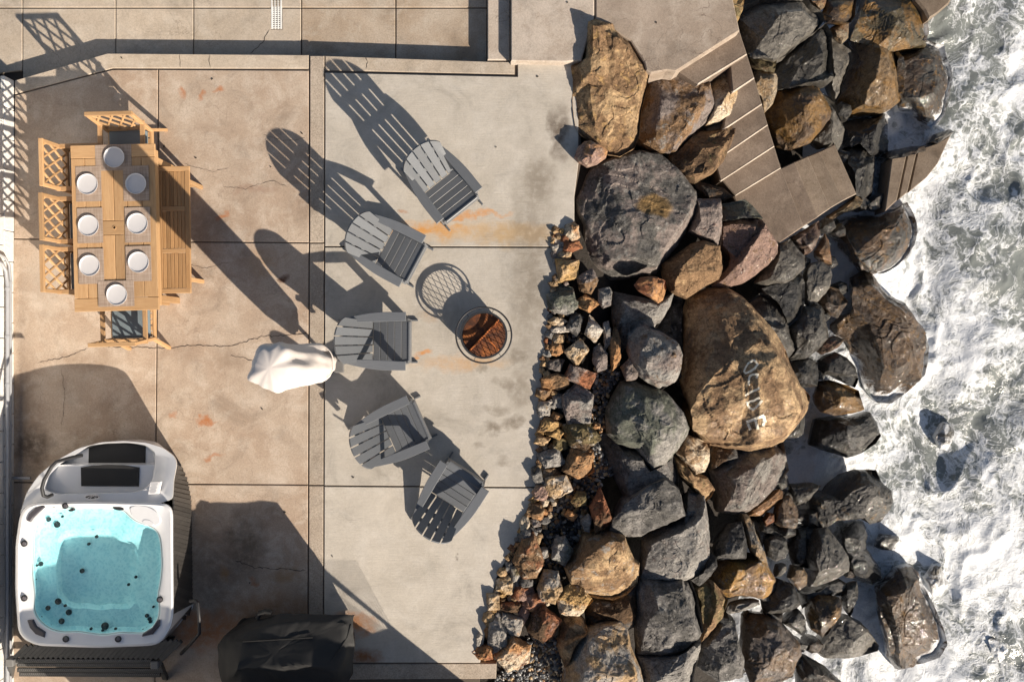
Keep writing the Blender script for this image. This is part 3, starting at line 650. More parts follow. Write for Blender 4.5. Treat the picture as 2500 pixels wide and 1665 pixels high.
 ('E', 'huge tan-brown boulder with pale painted letters', 'brown tan brown', .50, -.24, '1440,110 1600,40 1760,40 1860,90 1960,180 2060,280 2140,375 2230,535 2300,735 2330,800 2425,900 2400,1015 2320,1135 2230,1245 2100,1315 1950,1335 1850,1315 1640,1290 1480,1230 1440,1100 1430,1010 1480,940 1420,850 1380,750 1400,600 1390,400 1410,200', '1500,1010 1560,880 1740,660 1900,560 2080,430 2210,620 2260,800 2350,930 2190,1200 1950,1290 1660,1250 1510,1180'),
 ('E', 'grey egg-shaped boulder left of the lettered boulder', 'mauve grey brown', .20, -.1, '970,330 1060,315 1160,330 1260,400 1340,450 1390,550 1380,660 1330,770 1220,840 1130,790 1040,720 980,620 945,520 955,420', '1130,560 1250,490 1340,560 1340,650 1290,750 1210,800 1140,750 1080,670'),
 ('E', 'large greenish-grey boulder below the egg-shaped boulder', 'grey green slate', .14, -.08, '830,900 900,790 980,770 1060,810 1180,830 1260,880 1340,970 1400,1040 1440,1160 1390,1260 1330,1350 1240,1460 1140,1500 1090,1440 1020,1330 870,1290 790,1210 770,1100 780,1000', None),
 ('E', 'dark blue-grey boulder in shade below the greenish boulder', 'slate char mauve', -.14, .3, '700,1220 780,1190 870,1290 1010,1340 1090,1450 1150,1500 1190,1500 1310,1390 1360,1568 1340,1640 1230,1720 1040,1760 930,1740 840,1560 760,1440 700,1340', None),
 ('E', 'glittering cream and brown rock below the lettered boulder', 'cream brown tan', -.05, -.15, '1320,1330 1400,1215 1500,1240 1620,1290 1615,1430 1580,1510 1510,1535 1450,1470 1380,1400', None),
 ('E', 'brown wet rock under the glittering cream rock', 'brown tan olive', -.2, -.1, '1310,1370 1400,1430 1480,1520 1600,1560 1660,1660 1630,1720 1585,1757 1500,1680 1400,1580 1350,1500', None),
 ('E', 'broad grey-brown boulder below the lettered boulder', 'grey mauve lgrey', .18, -.08, '1620,1500 1740,1440 1760,1380 1860,1330 2100,1330 2220,1290 2240,1400 2262,1510 2180,1620 2060,1750 1930,1840 1830,1850 1680,1830 1690,1700 1640,1560', None),
 ('E', 'dark brown rock wedged under the lettered boulder', 'dkbrown char brown', -.15, .3, '1640,1300 1710,1300 1840,1320 1860,1400 1740,1440 1640,1490', None),
 ('G', 'black boulder with a grey lower strip under the dark blue-grey boulder', 'char slate grey', .06, .6, '1090,430 1110,370 1180,220 1290,130 1400,60 1500,40 1600,130 1620,250 1650,330 1560,370 1380,450 1330,480 1190,480', '1130,380 1200,260 1300,170 1420,90 1500,70 1590,150 1600,215 1440,290 1300,360 1260,420'),
 ('G', 'grey rectangular boulder with a notched top', 'grey slate mauve', .08, -.05, '1340,500 1400,440 1560,370 1640,330 1690,170 1790,200 1810,300 1825,400 1830,500 1810,640 1770,760 1640,795 1480,795 1310,780 1330,650', None),
 ('G', 'dark grey square boulder below the notched grey boulder', 'char slate grey', .04, 0, '1300,880 1320,790 1480,800 1640,795 1690,830 1730,920 1760,1050 1780,1180 1740,1230 1600,1330 1480,1340 1290,1335 1280,1150 1300,1000', None),
 ('G', 'tan shield-shaped boulder beside the pebbles', 'tan brown grey', -.02, -.1, '760,700 830,620 870,540 900,470 1000,450 1090,440 1190,480 1220,560 1260,650 1300,680 1290,820 1220,900 1120,945 1000,935 900,910 840,850 790,790', '840,740 930,640 1020,600 1100,540 1170,540 1220,680 1230,800 1150,880 1010,890 900,860'),
 ('G', 'grey-tan pointed boulder at the bottom edge', 'lgrey tan mauve', .1, -.08, '770,1440 830,1320 900,1200 1040,1150 1170,1130 1220,1180 1240,1300 1310,1450 1345,1620 1200,1760 900,1760 740,1620', None),
 ('G', 'dark boulder with a pale lower face at the bottom edge', 'slate grey char', .0, -.2, '1345,1600 1290,1350 1480,1350 1600,1340 1700,1260 1755,1250 1740,1400 1700,1600 1560,1740 1400,1720', '1480,1460 1600,1400 1735,1310 1720,1420 1670,1600 1550,1690 1420,1660'),
 ('G', 'small brown-orange boulder at the lower end of the pebbles', 'brown tan orange', -.15, .2, '730,1070 850,1040 900,1100 930,1180 860,1250 800,1350 760,1450 740,1400 700,1300', None),
 ('G', 'olive-brown layered rock right of the dark square boulder', 'brown olive tan', .0, -.1, '1690,830 1780,800 1860,820 1940,920 1965,960 1930,1060 1860,1160 1770,1260 1760,1100 1740,960', None),
 ('G', 'small glossy black rock right of the notched grey boulder', 'black char grey', .0, -.1, '1770,760 1820,600 1880,640 1890,710 1840,780 1760,850 1690,800', None),
 ('H', 'wet brown boulder with a silvery right corner', 'brown gold grey', .12, -.2, '-47,820 0,690 90,645 200,660 330,620 370,700 420,790 390,890 340,940 240,915 60,915 -20,880', None),
 ('H', 'long tan fin of rock rising from the wet brown boulder', 'tan grey brown', .25, -.1, '180,320 230,330 300,480 370,650 390,740 350,770 290,640 230,560 190,400', None),
 ('H', 'black rock left of the long tan fin', 'char black slate', .08, .5, '-20,600 0,530 100,400 180,380 225,560 215,640 20,655', None),
 ('G', 'dark ribbed rock at the bottom between two boulders', 'slate char black', -.05, .1, '1760,1270 1860,1170 1930,1090 2020,1120 2030,1250 2090,1400 2080,1520 1900,1560 1750,1450', None),
 ('H', 'brown boulder with a shaded blue lower half near the bottom edge', 'brown mauve grey', .1, -.05, '200,1290 210,1100 240,1060 350,1070 440,1090 500,1150 610,1270 620,1330 590,1400 560,1500 400,1600 250,1560 190,1400', None),
 ('H', 'small silver-grey stone bar above the brown boulder', 'lgrey grey slate', .0, -.1, '75,1040 90,1000 200,970 310,960 315,990 200,1030 90,1065', None),
 ('H', 'black angular rock right of the wet brown boulder', 'black char slate', .0, .3, '350,1050 330,950 420,850 450,800 560,840 600,920 615,990 540,1030 420,1045', None),
 ('H', 'dark boulder with a tan right edge and foam on top by the surf', 'slate char tan', .35, .1, '690,210 720,180 850,180 900,120 1040,0 1180,0 1210,80 1290,150 1300,230 1210,370 1130,380 1100,340 1050,340 850,350 740,430 720,380 700,300', None),
 ('H', 'dark triangular rock left of the foam-topped boulder', 'char slate grey', .05, .2, '540,100 700,90 770,110 700,180 650,250 600,260 550,180', None),
 ('H', 'dark brown rock with a bright lower lip', 'dkbrown brown tan', .1, .5, '440,300 460,200 540,180 600,290 600,370 580,420 470,410 430,380', None),
 ('H', 'tan-orange ledge of rock below the broad grey-brown boulder', 'brown orange tan', -.1, -.1, '220,300 330,230 460,140 500,160 460,230 390,290 330,330 230,330', None),
 ('H', 'small rust-orange stone among the black rocks', 'orange rust brown', -.1, -.1, '350,380 390,310 430,320 430,370 360,410', None),
 ('H', 'smooth dark grey boulder with a pale lower edge in the middle of the surf line', 'slate slate grey', .3, -.05, '680,560 740,440 820,430 900,530 960,620 980,680 970,740 880,800 740,850 690,850 700,720 670,640', None),
 ('H', 'black ridged rock right of the smooth dark grey boulder', 'black char slate', .3, .05, '930,440 1040,370 1090,380 1110,430 1100,560 1200,700 1230,800 1150,840 1000,790 960,730 980,650 940,600', None),
 ('H', 'small rounded black rock among the dark rocks', 'black char slate', -.05, .1, '350,500 420,470 510,500 530,590 500,640 430,665 370,630', None),
 ('H', 'small tan pointed rock among the dark rocks', 'tan brown grey', -.05, -.1, '530,790 560,700 640,720 670,770 665,850 610,880 570,840', None),
 ('H', 'small shiny grey stone left of the tan pointed rock', 'slate grey char', -.1, -.1, '430,780 450,700 510,690 520,730 470,780', None),
 ('H', 'dark rock with a bright orange right edge', 'dkbrown gold orange', .2, .3, '680,1100 700,960 760,920 900,940 930,970 920,1060 870,1140 830,1200 790,1225 700,1170', None),
 ('H', 'narrow black rock beside the foam channel', 'black char grey', .15, -.1, '930,960 950,850 1040,820 1050,900 1010,1040 990,1080 950,1030', None),
 ('H', 'dark rock below the black angular rock', 'char slate black', -.05, .1, '480,1120 600,1020 650,1080 665,1180 640,1220 560,1170', None),
 ('H', 'grey wedge rock with a foam-washed lower side', 'grey slate lgrey', .2, .0, '740,1330 820,1220 900,1130 980,1080 1060,1120 1130,1200 1200,1290 1190,1330 1060,1370 900,1380 800,1380', '830,1290 900,1190 985,1120 1050,1160 1110,1230 1130,1290 1000,1320'),
 ('H', 'big glossy brown sea boulder with a black upper end', 'brown dkbrown gold', .42, -.02, '1200,870 1270,830 1350,730 1440,700 1500,760 1540,860 1600,980 1640,1090 1680,1180 1700,1280 1650,1370 1540,1410 1330,1450 1270,1360 1260,1260 1220,1130 1200,1020', '1280,960 1400,930 1500,930 1580,1060 1630,1190 1640,1280 1590,1340 1340,1370 1310,1260 1270,1130'),
 ('H', 'small black stone alone in the white foam', 'black char grey', -.22, -.1, '1190,510 1220,470 1340,480 1370,520 1310,590 1210,580 1180,560', None),
 ('H', 'foam-streaked grey rock right of the glossy brown sea boulder', 'grey lgrey slate', -.24, -.1, '1600,930 1520,780 1600,660 1700,700 1740,760 1640,930', None),
 ('H', 'long dark rock at the bottom edge by the foam', 'char dkbrown slate', .1, .1, '600,1350 680,1380 800,1450 930,1568 900,1680 620,1680 590,1420', None),
 ('H', 'dark rock half awash at the lower right of the surf', 'slate char grey', -.12, -.1, '2010,1230 2080,1200 2150,1210 2170,1280 2110,1440 2020,1420', None),
 ('D', 'small grey rock left of the broken concrete slab', 'grey slate brown', -.05, .1, '1020,460 1140,370 1220,340 1210,530 1080,520', None),
 ('D', 'olive rock under the lower end of the stairs', 'olive tan grey', -.1, -.1, '730,570 860,490 980,400 1030,440 1000,490 870,520 750,610', None),
 # dark fillers seen in the gaps
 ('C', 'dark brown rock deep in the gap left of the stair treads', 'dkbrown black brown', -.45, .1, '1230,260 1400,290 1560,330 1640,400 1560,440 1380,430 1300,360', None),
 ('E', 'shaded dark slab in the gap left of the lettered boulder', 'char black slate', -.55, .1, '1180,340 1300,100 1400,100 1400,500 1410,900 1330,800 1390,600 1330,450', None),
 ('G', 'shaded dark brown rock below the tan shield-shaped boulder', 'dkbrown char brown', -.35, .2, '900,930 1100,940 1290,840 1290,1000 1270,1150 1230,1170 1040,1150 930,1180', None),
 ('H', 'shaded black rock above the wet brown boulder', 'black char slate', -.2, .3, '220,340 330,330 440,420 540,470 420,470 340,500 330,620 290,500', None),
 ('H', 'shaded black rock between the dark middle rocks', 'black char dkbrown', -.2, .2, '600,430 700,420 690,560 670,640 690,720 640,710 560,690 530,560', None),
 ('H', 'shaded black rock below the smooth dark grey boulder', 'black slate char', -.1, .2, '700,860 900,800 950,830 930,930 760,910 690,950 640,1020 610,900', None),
]
boulders = {}
for i, (cr, label, cols, dz, tilt, outl, plat) in enumerate(ROCKS):
    o2 = pts(cr, outl); c = o2.mean(0)
    ext = np.sqrt(np.ptp(o2[:, 0]) * np.ptp(o2[:, 1])) / 165
    zt = ztop(c[0]) + dz
    zl = zt - np.clip(.42 * ext, .08, .85)
    if c[0] < 1500 and cr in 'AC': zl = max(zl, .04)
    if c[0] > 2080 or zl < -2.35: zl = min(zl, -2.45) if zl > -2.7 else zl
    wet = float(np.clip((c[0] - 1740) / 180, 0, 1)) * .9
    zl = min(zl, zt - .12)
    if -.2 <= tilt <= .2 and 'flat-topped' not in label: tilt -= .20
    me, loc, size = rock_mesh('boulder', o2, pts(cr, plat) if plat else None, zl, zt, tilt, 100 + i * 7, depth=float(np.clip(.6 * ext, .15, .9)), carve=.08 if (c[0] < 1500 and cr in 'AC') or 'letters' in label else .24)
    sp = tuple(float(t) for t in P(1598, 497, .2)) + (.30, .17) if 'ochre stain' in label else None
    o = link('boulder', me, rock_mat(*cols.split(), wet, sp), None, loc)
    tag(o, label, 'boulder', 'boulders of the sea wall'); boulders[label] = o

# low dark rocks filling the gaps along the tide line
rr_ = random.Random(12); cen = [(pts(r_[0], r_[5]).mean(0), math.sqrt(np.prod(np.ptp(pts(r_[0], r_[5]), axis=0))) / 2) for r_ in ROCKS]
area = [(1850, 1130), (1960, 1160), (2010, 1240), (2090, 1250), (2110, 1500), (2050, 1600), (1880, 1640), (1760, 1660), (1780, 1300)]; fill = []
area2 = [(1960, 260), (2060, 270), (2150, 400), (2100, 480), (2160, 560), (2040, 640), (2060, 760), (2000, 960), (1930, 860), (1960, 640), (1930, 540), (2080, 460)]
tries = 0
while len(fill) < 30 and tries < 20000:
    tries += 1; A_ = np.array(area if rr_.random() < .6 else area2, float); p = np.array([rr_.uniform(A_[:, 0].min(), A_[:, 0].max()), rr_.uniform(A_[:, 1].min(), A_[:, 1].max())])
    xs_, ys_ = A_[:, 0], A_[:, 1]; ins = False; j = len(A_) - 1
    for i in range(len(A_)):
        if (ys_[i] > p[1]) != (ys_[j] > p[1]) and p[0] < (xs_[j] - xs_[i]) * (p[1] - ys_[i]) / (ys_[j] - ys_[i]) + xs_[i]: ins = not ins
        j = i
    r = rr_.uniform(13, 27)
    if not ins or any(np.hypot(*(p - c_)) < s_ * .62 + r * .62 for c_, s_ in cen): continue
    cen.append((p, r)); fill.append((p, r))
fill.sort(key=lambda t: t[0][1])
for i, (p, r) in enumerate(fill):
    k = rr_.randint(5, 7); a0 = rr_.random() * 6
    o2 = np.array([p + r * rr_.uniform(.85, 1.25) * np.array([math.cos(a0 + 6.283 * (j + rr_.uniform(-.2, .2)) / k), .85 * math.sin(a0 + 6.283 * (j + rr_.uniform(-.2, .2)) / k)]) for j in range(k)])
    zt = ztop(p[0]) - .22; ext = 2 * r / 155; zl = max(zt - .5 * ext, -2.6)
    me, loc, size = rock_mesh('tide_rock', o2, None, zl, max(zt, zl + .1), rr_.uniform(-.3, .4), 7000 + i * 5, depth=.3)
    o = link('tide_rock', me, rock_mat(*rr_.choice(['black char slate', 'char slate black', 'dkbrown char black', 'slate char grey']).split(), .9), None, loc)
    tag(o, 'small dark wet rock low in a gap, %d%s from the top along the tide line' % (i + 1, {1: 'st', 2: 'nd', 3: 'rd', 21: 'st', 22: 'nd', 23: 'rd'}.get(i + 1, 'th')), 'rock', 'small dark rocks along the tide line')

# painted letters on the big boulder, draped over its surface
lb = boulders['huge tan-brown boulder with pale painted letters']
bvh = BVHTree.FromPolygons([v.co + lb.location for v in lb.data.vertices], [tuple(p.vertices) for p in lb.data.polygons])
m = NT('pale_chalk_paint'); v = m.coord('Object'); m.set(Base_Color=(.90, .82, .66), Roughness=.9)
al = m.ramp(m.noise(v, 42, 4, .7), [(.33, 0), (.43, 1)]); m.set(Alpha=al); M_chalk = m.m
L = [('letter_o', [[(420, 140), (330, 200), (290, 270), (265, 330), (290, 365), (370, 335), (450, 280), (495, 215), (470, 165), (420, 140)]]), ('letter_l', [[(345, 575), (345, 480), (365, 410), (420, 385), (500, 385), (480, 450)]]), ('letter_i', [[(280, 755), (380, 690), (520, 635), (505, 605)]]),
     ('letter_v', [[(530, 790), (430, 840), (310, 875), (345, 950), (415, 1000), (470, 960), (575, 840)]]), ('letter_e', [[(300, 1215), (450, 1160), (605, 1095)], [(330, 1240), (375, 1350)], [(460, 1170), (500, 1335)], [(600, 1100), (610, 1180), (590, 1290)], [(590, 1110), (630, 1220)]])]
for nm, strokes in L:
    mb = MB()
    for st in strokes:
        q = np.array(st, float) / 7.127 + np.array([1780, 860]); path = []
        for a, b in zip(q[:-1], q[1:]):
            k = max(2, int(np.hypot(*(b - a)) / 1.5)); path += [a + (b - a) * t / k for t in range(k)]
        path.append(q[-1]); vs = []; fs = []
        hw = 2.6 if nm != 'letter_e' else 3.3
        for i, p in enumerate(path):
            a = path[max(0, i - 1)]; b = path[min(len(path) - 1, i + 1)]; d = (b - a) / (np.linalg.norm(b - a) + 1e-9)
            for s in (-1, 0, 1):
                px, py = p[0] - d[1] * s * hw, p[1] + d[0] * s * hw
                dr = Vector(P(px, py, -1)) - Vector((0, 0, H)); dr.normalize()
                h = bvh.ray_cast(Vector((0, 0, H)), dr)
                q3 = (h[0] + h[1] * .006) if h[0] else Vector(P(px, py, .2))
                if q3.z < -.8: q3 = Vector(vs[-1]) if vs else q3
                vs.append(q3)
        for i in range(len(path) - 1):
            for k in (0, 1): fs.append((3 * i + k, 3 * i + k + 1, 3 * i + k + 4, 3 * i + k + 3))
        mb.add([tuple(x - lb.location) for x in vs], fs)
    mb.build(nm, M_chalk, lb)

# edging stones along the patio and pebbles between
ES = [ # crop, cx, cy, rx, ry, colours, words
 ('C', 325, 690, 55, 70, 'cream orange slate', 'speckled white and orange'), ('C', 322, 815, 68, 55, 'orange rust orange', 'round bright orange'), ('C', 275, 1000, 100, 105, 'ochre tan ochre', 'yellow ochre'), ('C', 450, 1090, 75, 90, 'mauve brown grey', 'dark brown'),
 ('E', 410, 110, 115, 120, 'grey green mauve', 'big grey-olive'), ('E', 610, 140, 85, 62, 'orange brown ochre', 'orange angular'), ('E', 765, 85, 55, 75, 'grey mauve slate', 'grey lumpy'), ('E', 515, 305, 65, 95, 'slate char grey', 'dark egg-shaped'), ('E', 370, 288, 72, 32, 'tan cream tan', 'flat tan'), ('E', 380, 350, 80, 38, 'white grey cream', 'whitish flaky'), ('E', 375, 428, 60, 42, 'tan lgrey tan', 'pale square'), ('E', 360, 510, 55, 55, 'rust orange brown', 'rust red'), ('E', 530, 550, 95, 92, 'tan cream brown', 'square tan cracked'), ('E', 720, 585, 55, 105, 'mauve grey mauve', 'mauve kite-shaped'), ('E', 842, 510, 42, 160, 'brown orange dkbrown', 'tall narrow brown and orange'), ('E', 668, 352, 62, 105, 'tan white brown', 'cream-tan ragged'), ('E', 290, 548, 45, 30, 'grey lgrey tan', 'small grey'), ('E', 360, 642, 82, 58, 'mauve char mauve', 'dark mauve'), ('E', 360, 785, 100, 62, 'brown orange mauve', 'brown-orange slanted'), ('E', 560, 740, 125, 92, 'rust mauve brown', 'big rusty red'), ('E', 260, 872, 65, 52, 'brown ochre grey', 'brown triangular'), ('E', 390, 932, 58, 55, 'lgrey grey white', 'pale grey pointed'), ('E', 315, 945, 28, 18, 'white lgrey white', 'little white oval'), ('E', 545, 972, 122, 150, 'mauve grey lgrey', 'largest grey-mauve'), ('E', 265, 1012, 55, 68, 'white lgrey tan', 'whitish round'), ('E', 362, 1062, 48, 34, 'orange brown rust', 'small orange'), ('E', 290, 1135, 105, 58, 'ochre brown olive', 'ochre-brown ledge'), ('E', 348, 1205, 62, 45, 'orange ochre tan', 'orange chip'), ('E', 240, 1272, 55, 45, 'dkbrown tan grey', 'dark and tan'), ('E', 390, 1290, 60, 55, 'olive lgrey char', 'olive faceted'), ('E', 565, 1215, 140, 108, 'dkbrown olive white', 'dark brown white-edged'), ('E', 325, 1415, 112, 88, 'grey lgrey mauve', 'big pale grey'), ('E', 545, 1440, 112, 115, 'orange brown tan', 'big orange-brown ridge'), ('E', 310, 1532, 78, 45, 'white brown tan', 'cream and brown'), ('E', 775, 400, 32, 110, 'grey mauve slate', 'thin grey upright'), ('E', 970, 690, 62, 78, 'brown mauve grey', 'plain brown'), ('E', 195, 1530, 35, 52, 'char grey tan', 'narrow dark'), ('E', 695, 1145, 30, 25, 'tan orange tan', 'tiny tan'),
 ('G', 560, 45, 48, 58, 'char grey slate', 'charcoal ribbed'), ('G', 700, 110, 98, 78, 'tan white brown', 'tan crusted'), ('G', 590, 152, 60, 55, 'tan pink cream', 'peach flat'), ('G', 535, 215, 42, 24, 'ochre tan cream', 'small yellow'), ('G', 548, 300, 55, 58, 'brown orange tan', 'brown-orange shard'), ('G', 460, 392, 35, 52, 'mauve cream grey', 'mauve shard'), ('G', 465, 482, 55, 58, 'grey slate lgrey', 'grey oval'), ('G', 424, 446, 20, 20, 'ochre tan ochre', 'tiny ochre'), ('G', 490, 640, 92, 145, 'rust brown cream', 'big dark orange wedge'), ('G', 865, 212, 55, 55, 'ochre olive brown', 'ochre lump'), ('G', 800, 335, 45, 36, 'orange orange rust', 'bright orange flat'), ('G', 1030, 315, 75, 158, 'rust dkbrown brown', 'tall red-brown barked'), ('G', 920, 385, 40, 58, 'grey slate mauve', 'grey half-hidden'), ('G', 745, 592, 70, 95, 'green grey lgrey', 'greenish grey faceted'), ('G', 600, 612, 40, 34, 'lgrey grey tan', 'small pale grey'), ('G', 340, 640, 26, 26, 'brown tan orange', 'tiny brown'), ('G', 345, 712, 40, 48, 'slate grey lgrey', 'slate grey'), ('G', 390, 772, 42, 70, 'olive lgrey grey', 'olive-grey leaf-shaped'), ('G', 315, 845, 65, 65, 'ochre cream tan', 'yellow square'), ('G', 225, 965, 62, 70, 'tan cream brown', 'round tan'), ('G', 440, 910, 75, 58, 'pink rust orange', 'pink-red'), ('G', 470, 832, 45, 42, 'slate char grey', 'dark slate'), ('G', 645, 850, 85, 112, 'tan lgrey brown', 'large tan slab'), ('G', 540, 982, 82, 62, 'rust pink orange', 'red layered'), ('G', 812, 958, 122, 98, 'ochre cream orange', 'big pale orange'), ('G', 195, 1092, 42, 52, 'tan ochre cream', 'tan tooth-shaped'), ('G', 355, 1012, 80, 40, 'dkbrown rust brown', 'dark red'), ('G', 252, 1222, 70, 120, 'grey lgrey mauve', 'grey leaning slab'), ('G', 360, 1132, 92, 98, 'tan lgrey orange', 'tan chipped'), ('G', 600, 1130, 112, 118, 'rust dkbrown pink', 'big red-brown layered'), ('G', 182, 1200, 22, 42, 'orange brown ochre', 'little orange'), ('G', 122, 1255, 22, 50, 'white lgrey cream', 'white sliver'), ('G', 165, 1345, 75, 58, 'rust orange brown', 'rusty corner'), ('G', 370, 1355, 112, 118, 'orange cream rust', 'big orange and cream'), ('G', 622, 985, 20, 26, 'tan cream tan', 'tiny cream'), ('G', 450, 1062, 38, 58, 'rust pink rust', 'red fin-shaped')]
# small shards packed between the larger edging stones
rr_ = random.Random(77); strip = [(1345, 560), (1352, 660), (1340, 760), (1322, 880), (1316, 1000), (1314, 1120), (1306, 1200), (1282, 1270), (1240, 1350), (1208, 1430), (1195, 1520), (1190, 1600)]
EX = [(CROP[e[0]][0] + e[1] / CROP[e[0]][2], CROP[e[0]][1] + e[2] / CROP[e[0]][2], (e[3] + e[4]) / 2 / CROP[e[0]][2]) for e in ES]
shade_words = {'tan': 'tan', 'orange': 'orange', 'rust': 'rust brown', 'grey': 'grey', 'mauve': 'mauve grey', 'lgrey': 'pale grey', 'brown': 'brown', 'ochre': 'ochre', 'slate': 'dark slate', 'cream': 'cream'}
tries = 0
while len(ES) < 160 and tries < 30000:
    tries += 1; u = rr_.random() * (len(strip) - 1); i = int(u); t = u - i
    x = strip[i][0] + (strip[i + 1][0] - strip[i][0]) * t + rr_.uniform(2, 36 if i < 6 else 58); y = strip[i][1] + (strip[i + 1][1] - strip[i][1]) * t
    r = rr_.uniform(6.5, 13)
    if any((x - a_) ** 2 + (y - b_) ** 2 < ((r + c_) * .80) ** 2 for a_, b_, c_ in EX): continue
    EX.append((x, y, r)); k1, k2, k3 = rr_.choice(['tan brown grey', 'orange brown tan', 'rust brown orange', 'grey mauve slate', 'mauve grey brown', 'lgrey grey tan', 'brown tan dkbrown', 'ochre tan brown', 'slate char grey', 'cream tan brown']).split()
    ES.append(('E', (x - 1250) * 3.364, (y - 700) * 3.364, r * 3.364 * rr_.uniform(.8, 1.25), r * 3.364 * rr_.uniform(.7, 1.1), ' '.join((k1, k2, k3)), 'small %s shard' % shade_words[k1]))
order = sorted(range(len(ES)), key=lambda i: CROP[ES[i][0]][1] + ES[i][2] / CROP[ES[i][0]][2])
def ordn(n): return '%d%s' % (n, 'th' if 10 <= n % 100 <= 20 else {1: 'st', 2: 'nd', 3: 'rd'}.get(n % 10, 'th'))
for rank, i in enumerate(order):
    cr, x, y, rx, ry, cols, words = ES[i]
    rnd = random.Random(i * 31 + 5); k = rnd.randint(4, 6); a0 = rnd.random() * 6.28
    oc = []
    for j in range(k):
        a = a0 + 6.283 * (j + rnd.uniform(-.22, .22)) / k; r = rnd.uniform(1.08, 1.34)
        oc.append('%f,%f' % (x + rx * r * math.cos(a), y + ry * r * math.sin(a)))
    o2 = pts(cr, ' '.join(oc)); ext = math.sqrt(np.ptp(o2[:, 0]) * np.ptp(o2[:, 1])) / 185
    c = o2.mean(0); base = -.02; zt = base + .44 * ext + .02 + rnd.uniform(0, .03)
    f = np.array([SH[0], -SH[1]])
    me, loc, size = rock_mesh('edging_stone', o2, None, zt - .38 * ext, zt, rnd.uniform(-.55, .35), 3000 + i * 3, rough=1.5, step=1.7, facets=9, depth=max(.06, zt - .38 * ext + .14))
    o = link('edging_stone', me, rock_mat(*cols.split(), 0), None, loc)
    tag(o, '%s%s, %s from the top of the rubble row' % (words, '' if words.endswith('shard') else ' edging stone', ordn(rank + 1)), 'stone', 'stones edging the patio')

# pebbles
rnd = np.random.RandomState(4)
regions = [(pts('G', '480,150 640,60 800,20 1000,-60 1060,40 1010,180 940,300 900,480 850,620 800,720 860,830 760,900 640,800 560,700 600,520 510,420 540,300'), 1500, -.13),
           (pts('E', '690,640 830,640 900,700 880,780 800,880 770,1010 770,1180 700,1260 760,1400 840,1560 640,1560 660,1300 640,1080 680,900 660,760'), 700, -.14),
           (pts('E', '430,400 620,380 640,430 460,460'), 70, -.10), (pts('E', '270,780 420,880 460,1050 330,1060 300,950 250,880'), 130, -.10), (pts('E', '460,1290 520,1330 500,1480 420,1500 440,1350'), 110, -.10),
           (pts('G', '480,1240 700,1230 740,1450 760,1640 160,1640 260,1500 420,1440'), 900, -.16), (pts('G', '380,760 560,740 560,860 500,940 430,860'), 60, -.1)]
ph = (1 + 5 ** .5) / 2
ico = np.array([(-1, ph, 0), (1, ph, 0), (-1, -ph, 0), (1, -ph, 0), (0, -1, ph), (0, 1, ph), (0, -1, -ph), (0, 1, -ph), (ph, 0, -1), (ph, 0, 1), (-ph, 0, -1), (-ph, 0, 1)]); ico /= np.linalg.norm(ico[0])
icf = [(0, 11, 5), (0, 5, 1), (0, 1, 7), (0, 7, 10), (0, 10, 11), (1, 5, 9), (5, 11, 4), (11, 10, 2), (10, 7, 6), (7, 1, 8), (3, 9, 4), (3, 4, 2), (3, 2, 6), (3, 6, 8), (3, 8, 9), (4, 9, 5), (2, 4, 11), (6, 2, 10), (8, 6, 7), (9, 8, 1)]
vl = list(ico); f2 = []; cache = {}
def mid(a, b):
    k = (min(a, b), max(a, b))
    if k not in cache: q = vl[a] + vl[b]; vl.append(q / np.linalg.norm(q)); cache[k] = len(vl) - 1
    return cache[k]
for a, b, c in icf:
    x, y, z2 = mid(a, b), mid(b, c), mid(c, a); f2 += [(a, x, z2), (b, y, x), (c, z2, y), (x, y, z2)]
ico2 = np.array(vl); icf2 = np.array(f2)
def inside(p, q):
    r = False; n = len(q); j = n - 1
    for i in range(n):
        if (q[i, 1] > p[1]) != (q[j, 1] > p[1]) and p[0] < (q[j, 0] - q[i, 0]) * (p[1] - q[i, 1]) / (q[j, 1] - q[i, 1]) + q[i, 0]: r = not r
        j = i
    return r
pv = []; pf = []; k = 0
for q, n, zz in regions:
    lo, hi = q.min(0), q.max(0); c = 0
    while c < n:
        p = lo + rnd.rand(2) * (hi - lo)
        if not inside(p, q): continue
        c += 1
        s = .011 + .020 * rnd.rand() ** 2.2; sx = s * np.array([rnd.uniform(1.0, 1.7), rnd.uniform(.8, 1.1), rnd.uniform(.5, .8)])
        an = rnd.rand() * 6.28; t = rnd.uniform(-.4, .4)
        R = np.array(Matrix.Rotation(an, 3, 'Z') @ Matrix.Rotation(t, 3, 'Y'))
        w3 = P(p[0], p[1], zz); gzv = float(zground(w3[0], w3[1])); w3[2] = max(gzv, -.22) + .004 + sx[2] * .6 + .016 * rnd.rand()
        pv.append((ico2 * sx) @ R.T + w3); pf.append(icf2 + k); k += len(ico2)
me = bpy.data.meshes.new('pebbles'); me.from_pydata(np.vstack(pv).tolist(), [], np.vstack(pf).tolist()); me.shade_smooth()
m = NT('beach_pebbles'); g = m.n('NewGeometry')
c = m.ramp(g.outputs['Random Per Island'], [(0, (.025, .025, .027)), (.22, (.05, .052, .056)), (.38, (.10, .105, .11)), (.50, (.22, .12, .05)), (.60, (.06, .06, .065)), (.70, (.20, .19, .17)), (.80, (.36, .25, .13)), (.92, (.34, .33, .31))], 'CONSTANT')
v = m.coord('Object'); c = m.mix(1.0, c, m.ramp(m.noise(v, 60, 3), [(.3, .75), (.7, 1.2)]), 'MULTIPLY'); m.set(Base_Color=c, Roughness=.38, Specular_IOR_Level=.5)
tag(link('pebbles', me, m.m), 'dark rounded beach pebbles filling between the edging stones and boulders', 'pebbles', kind='stuff')
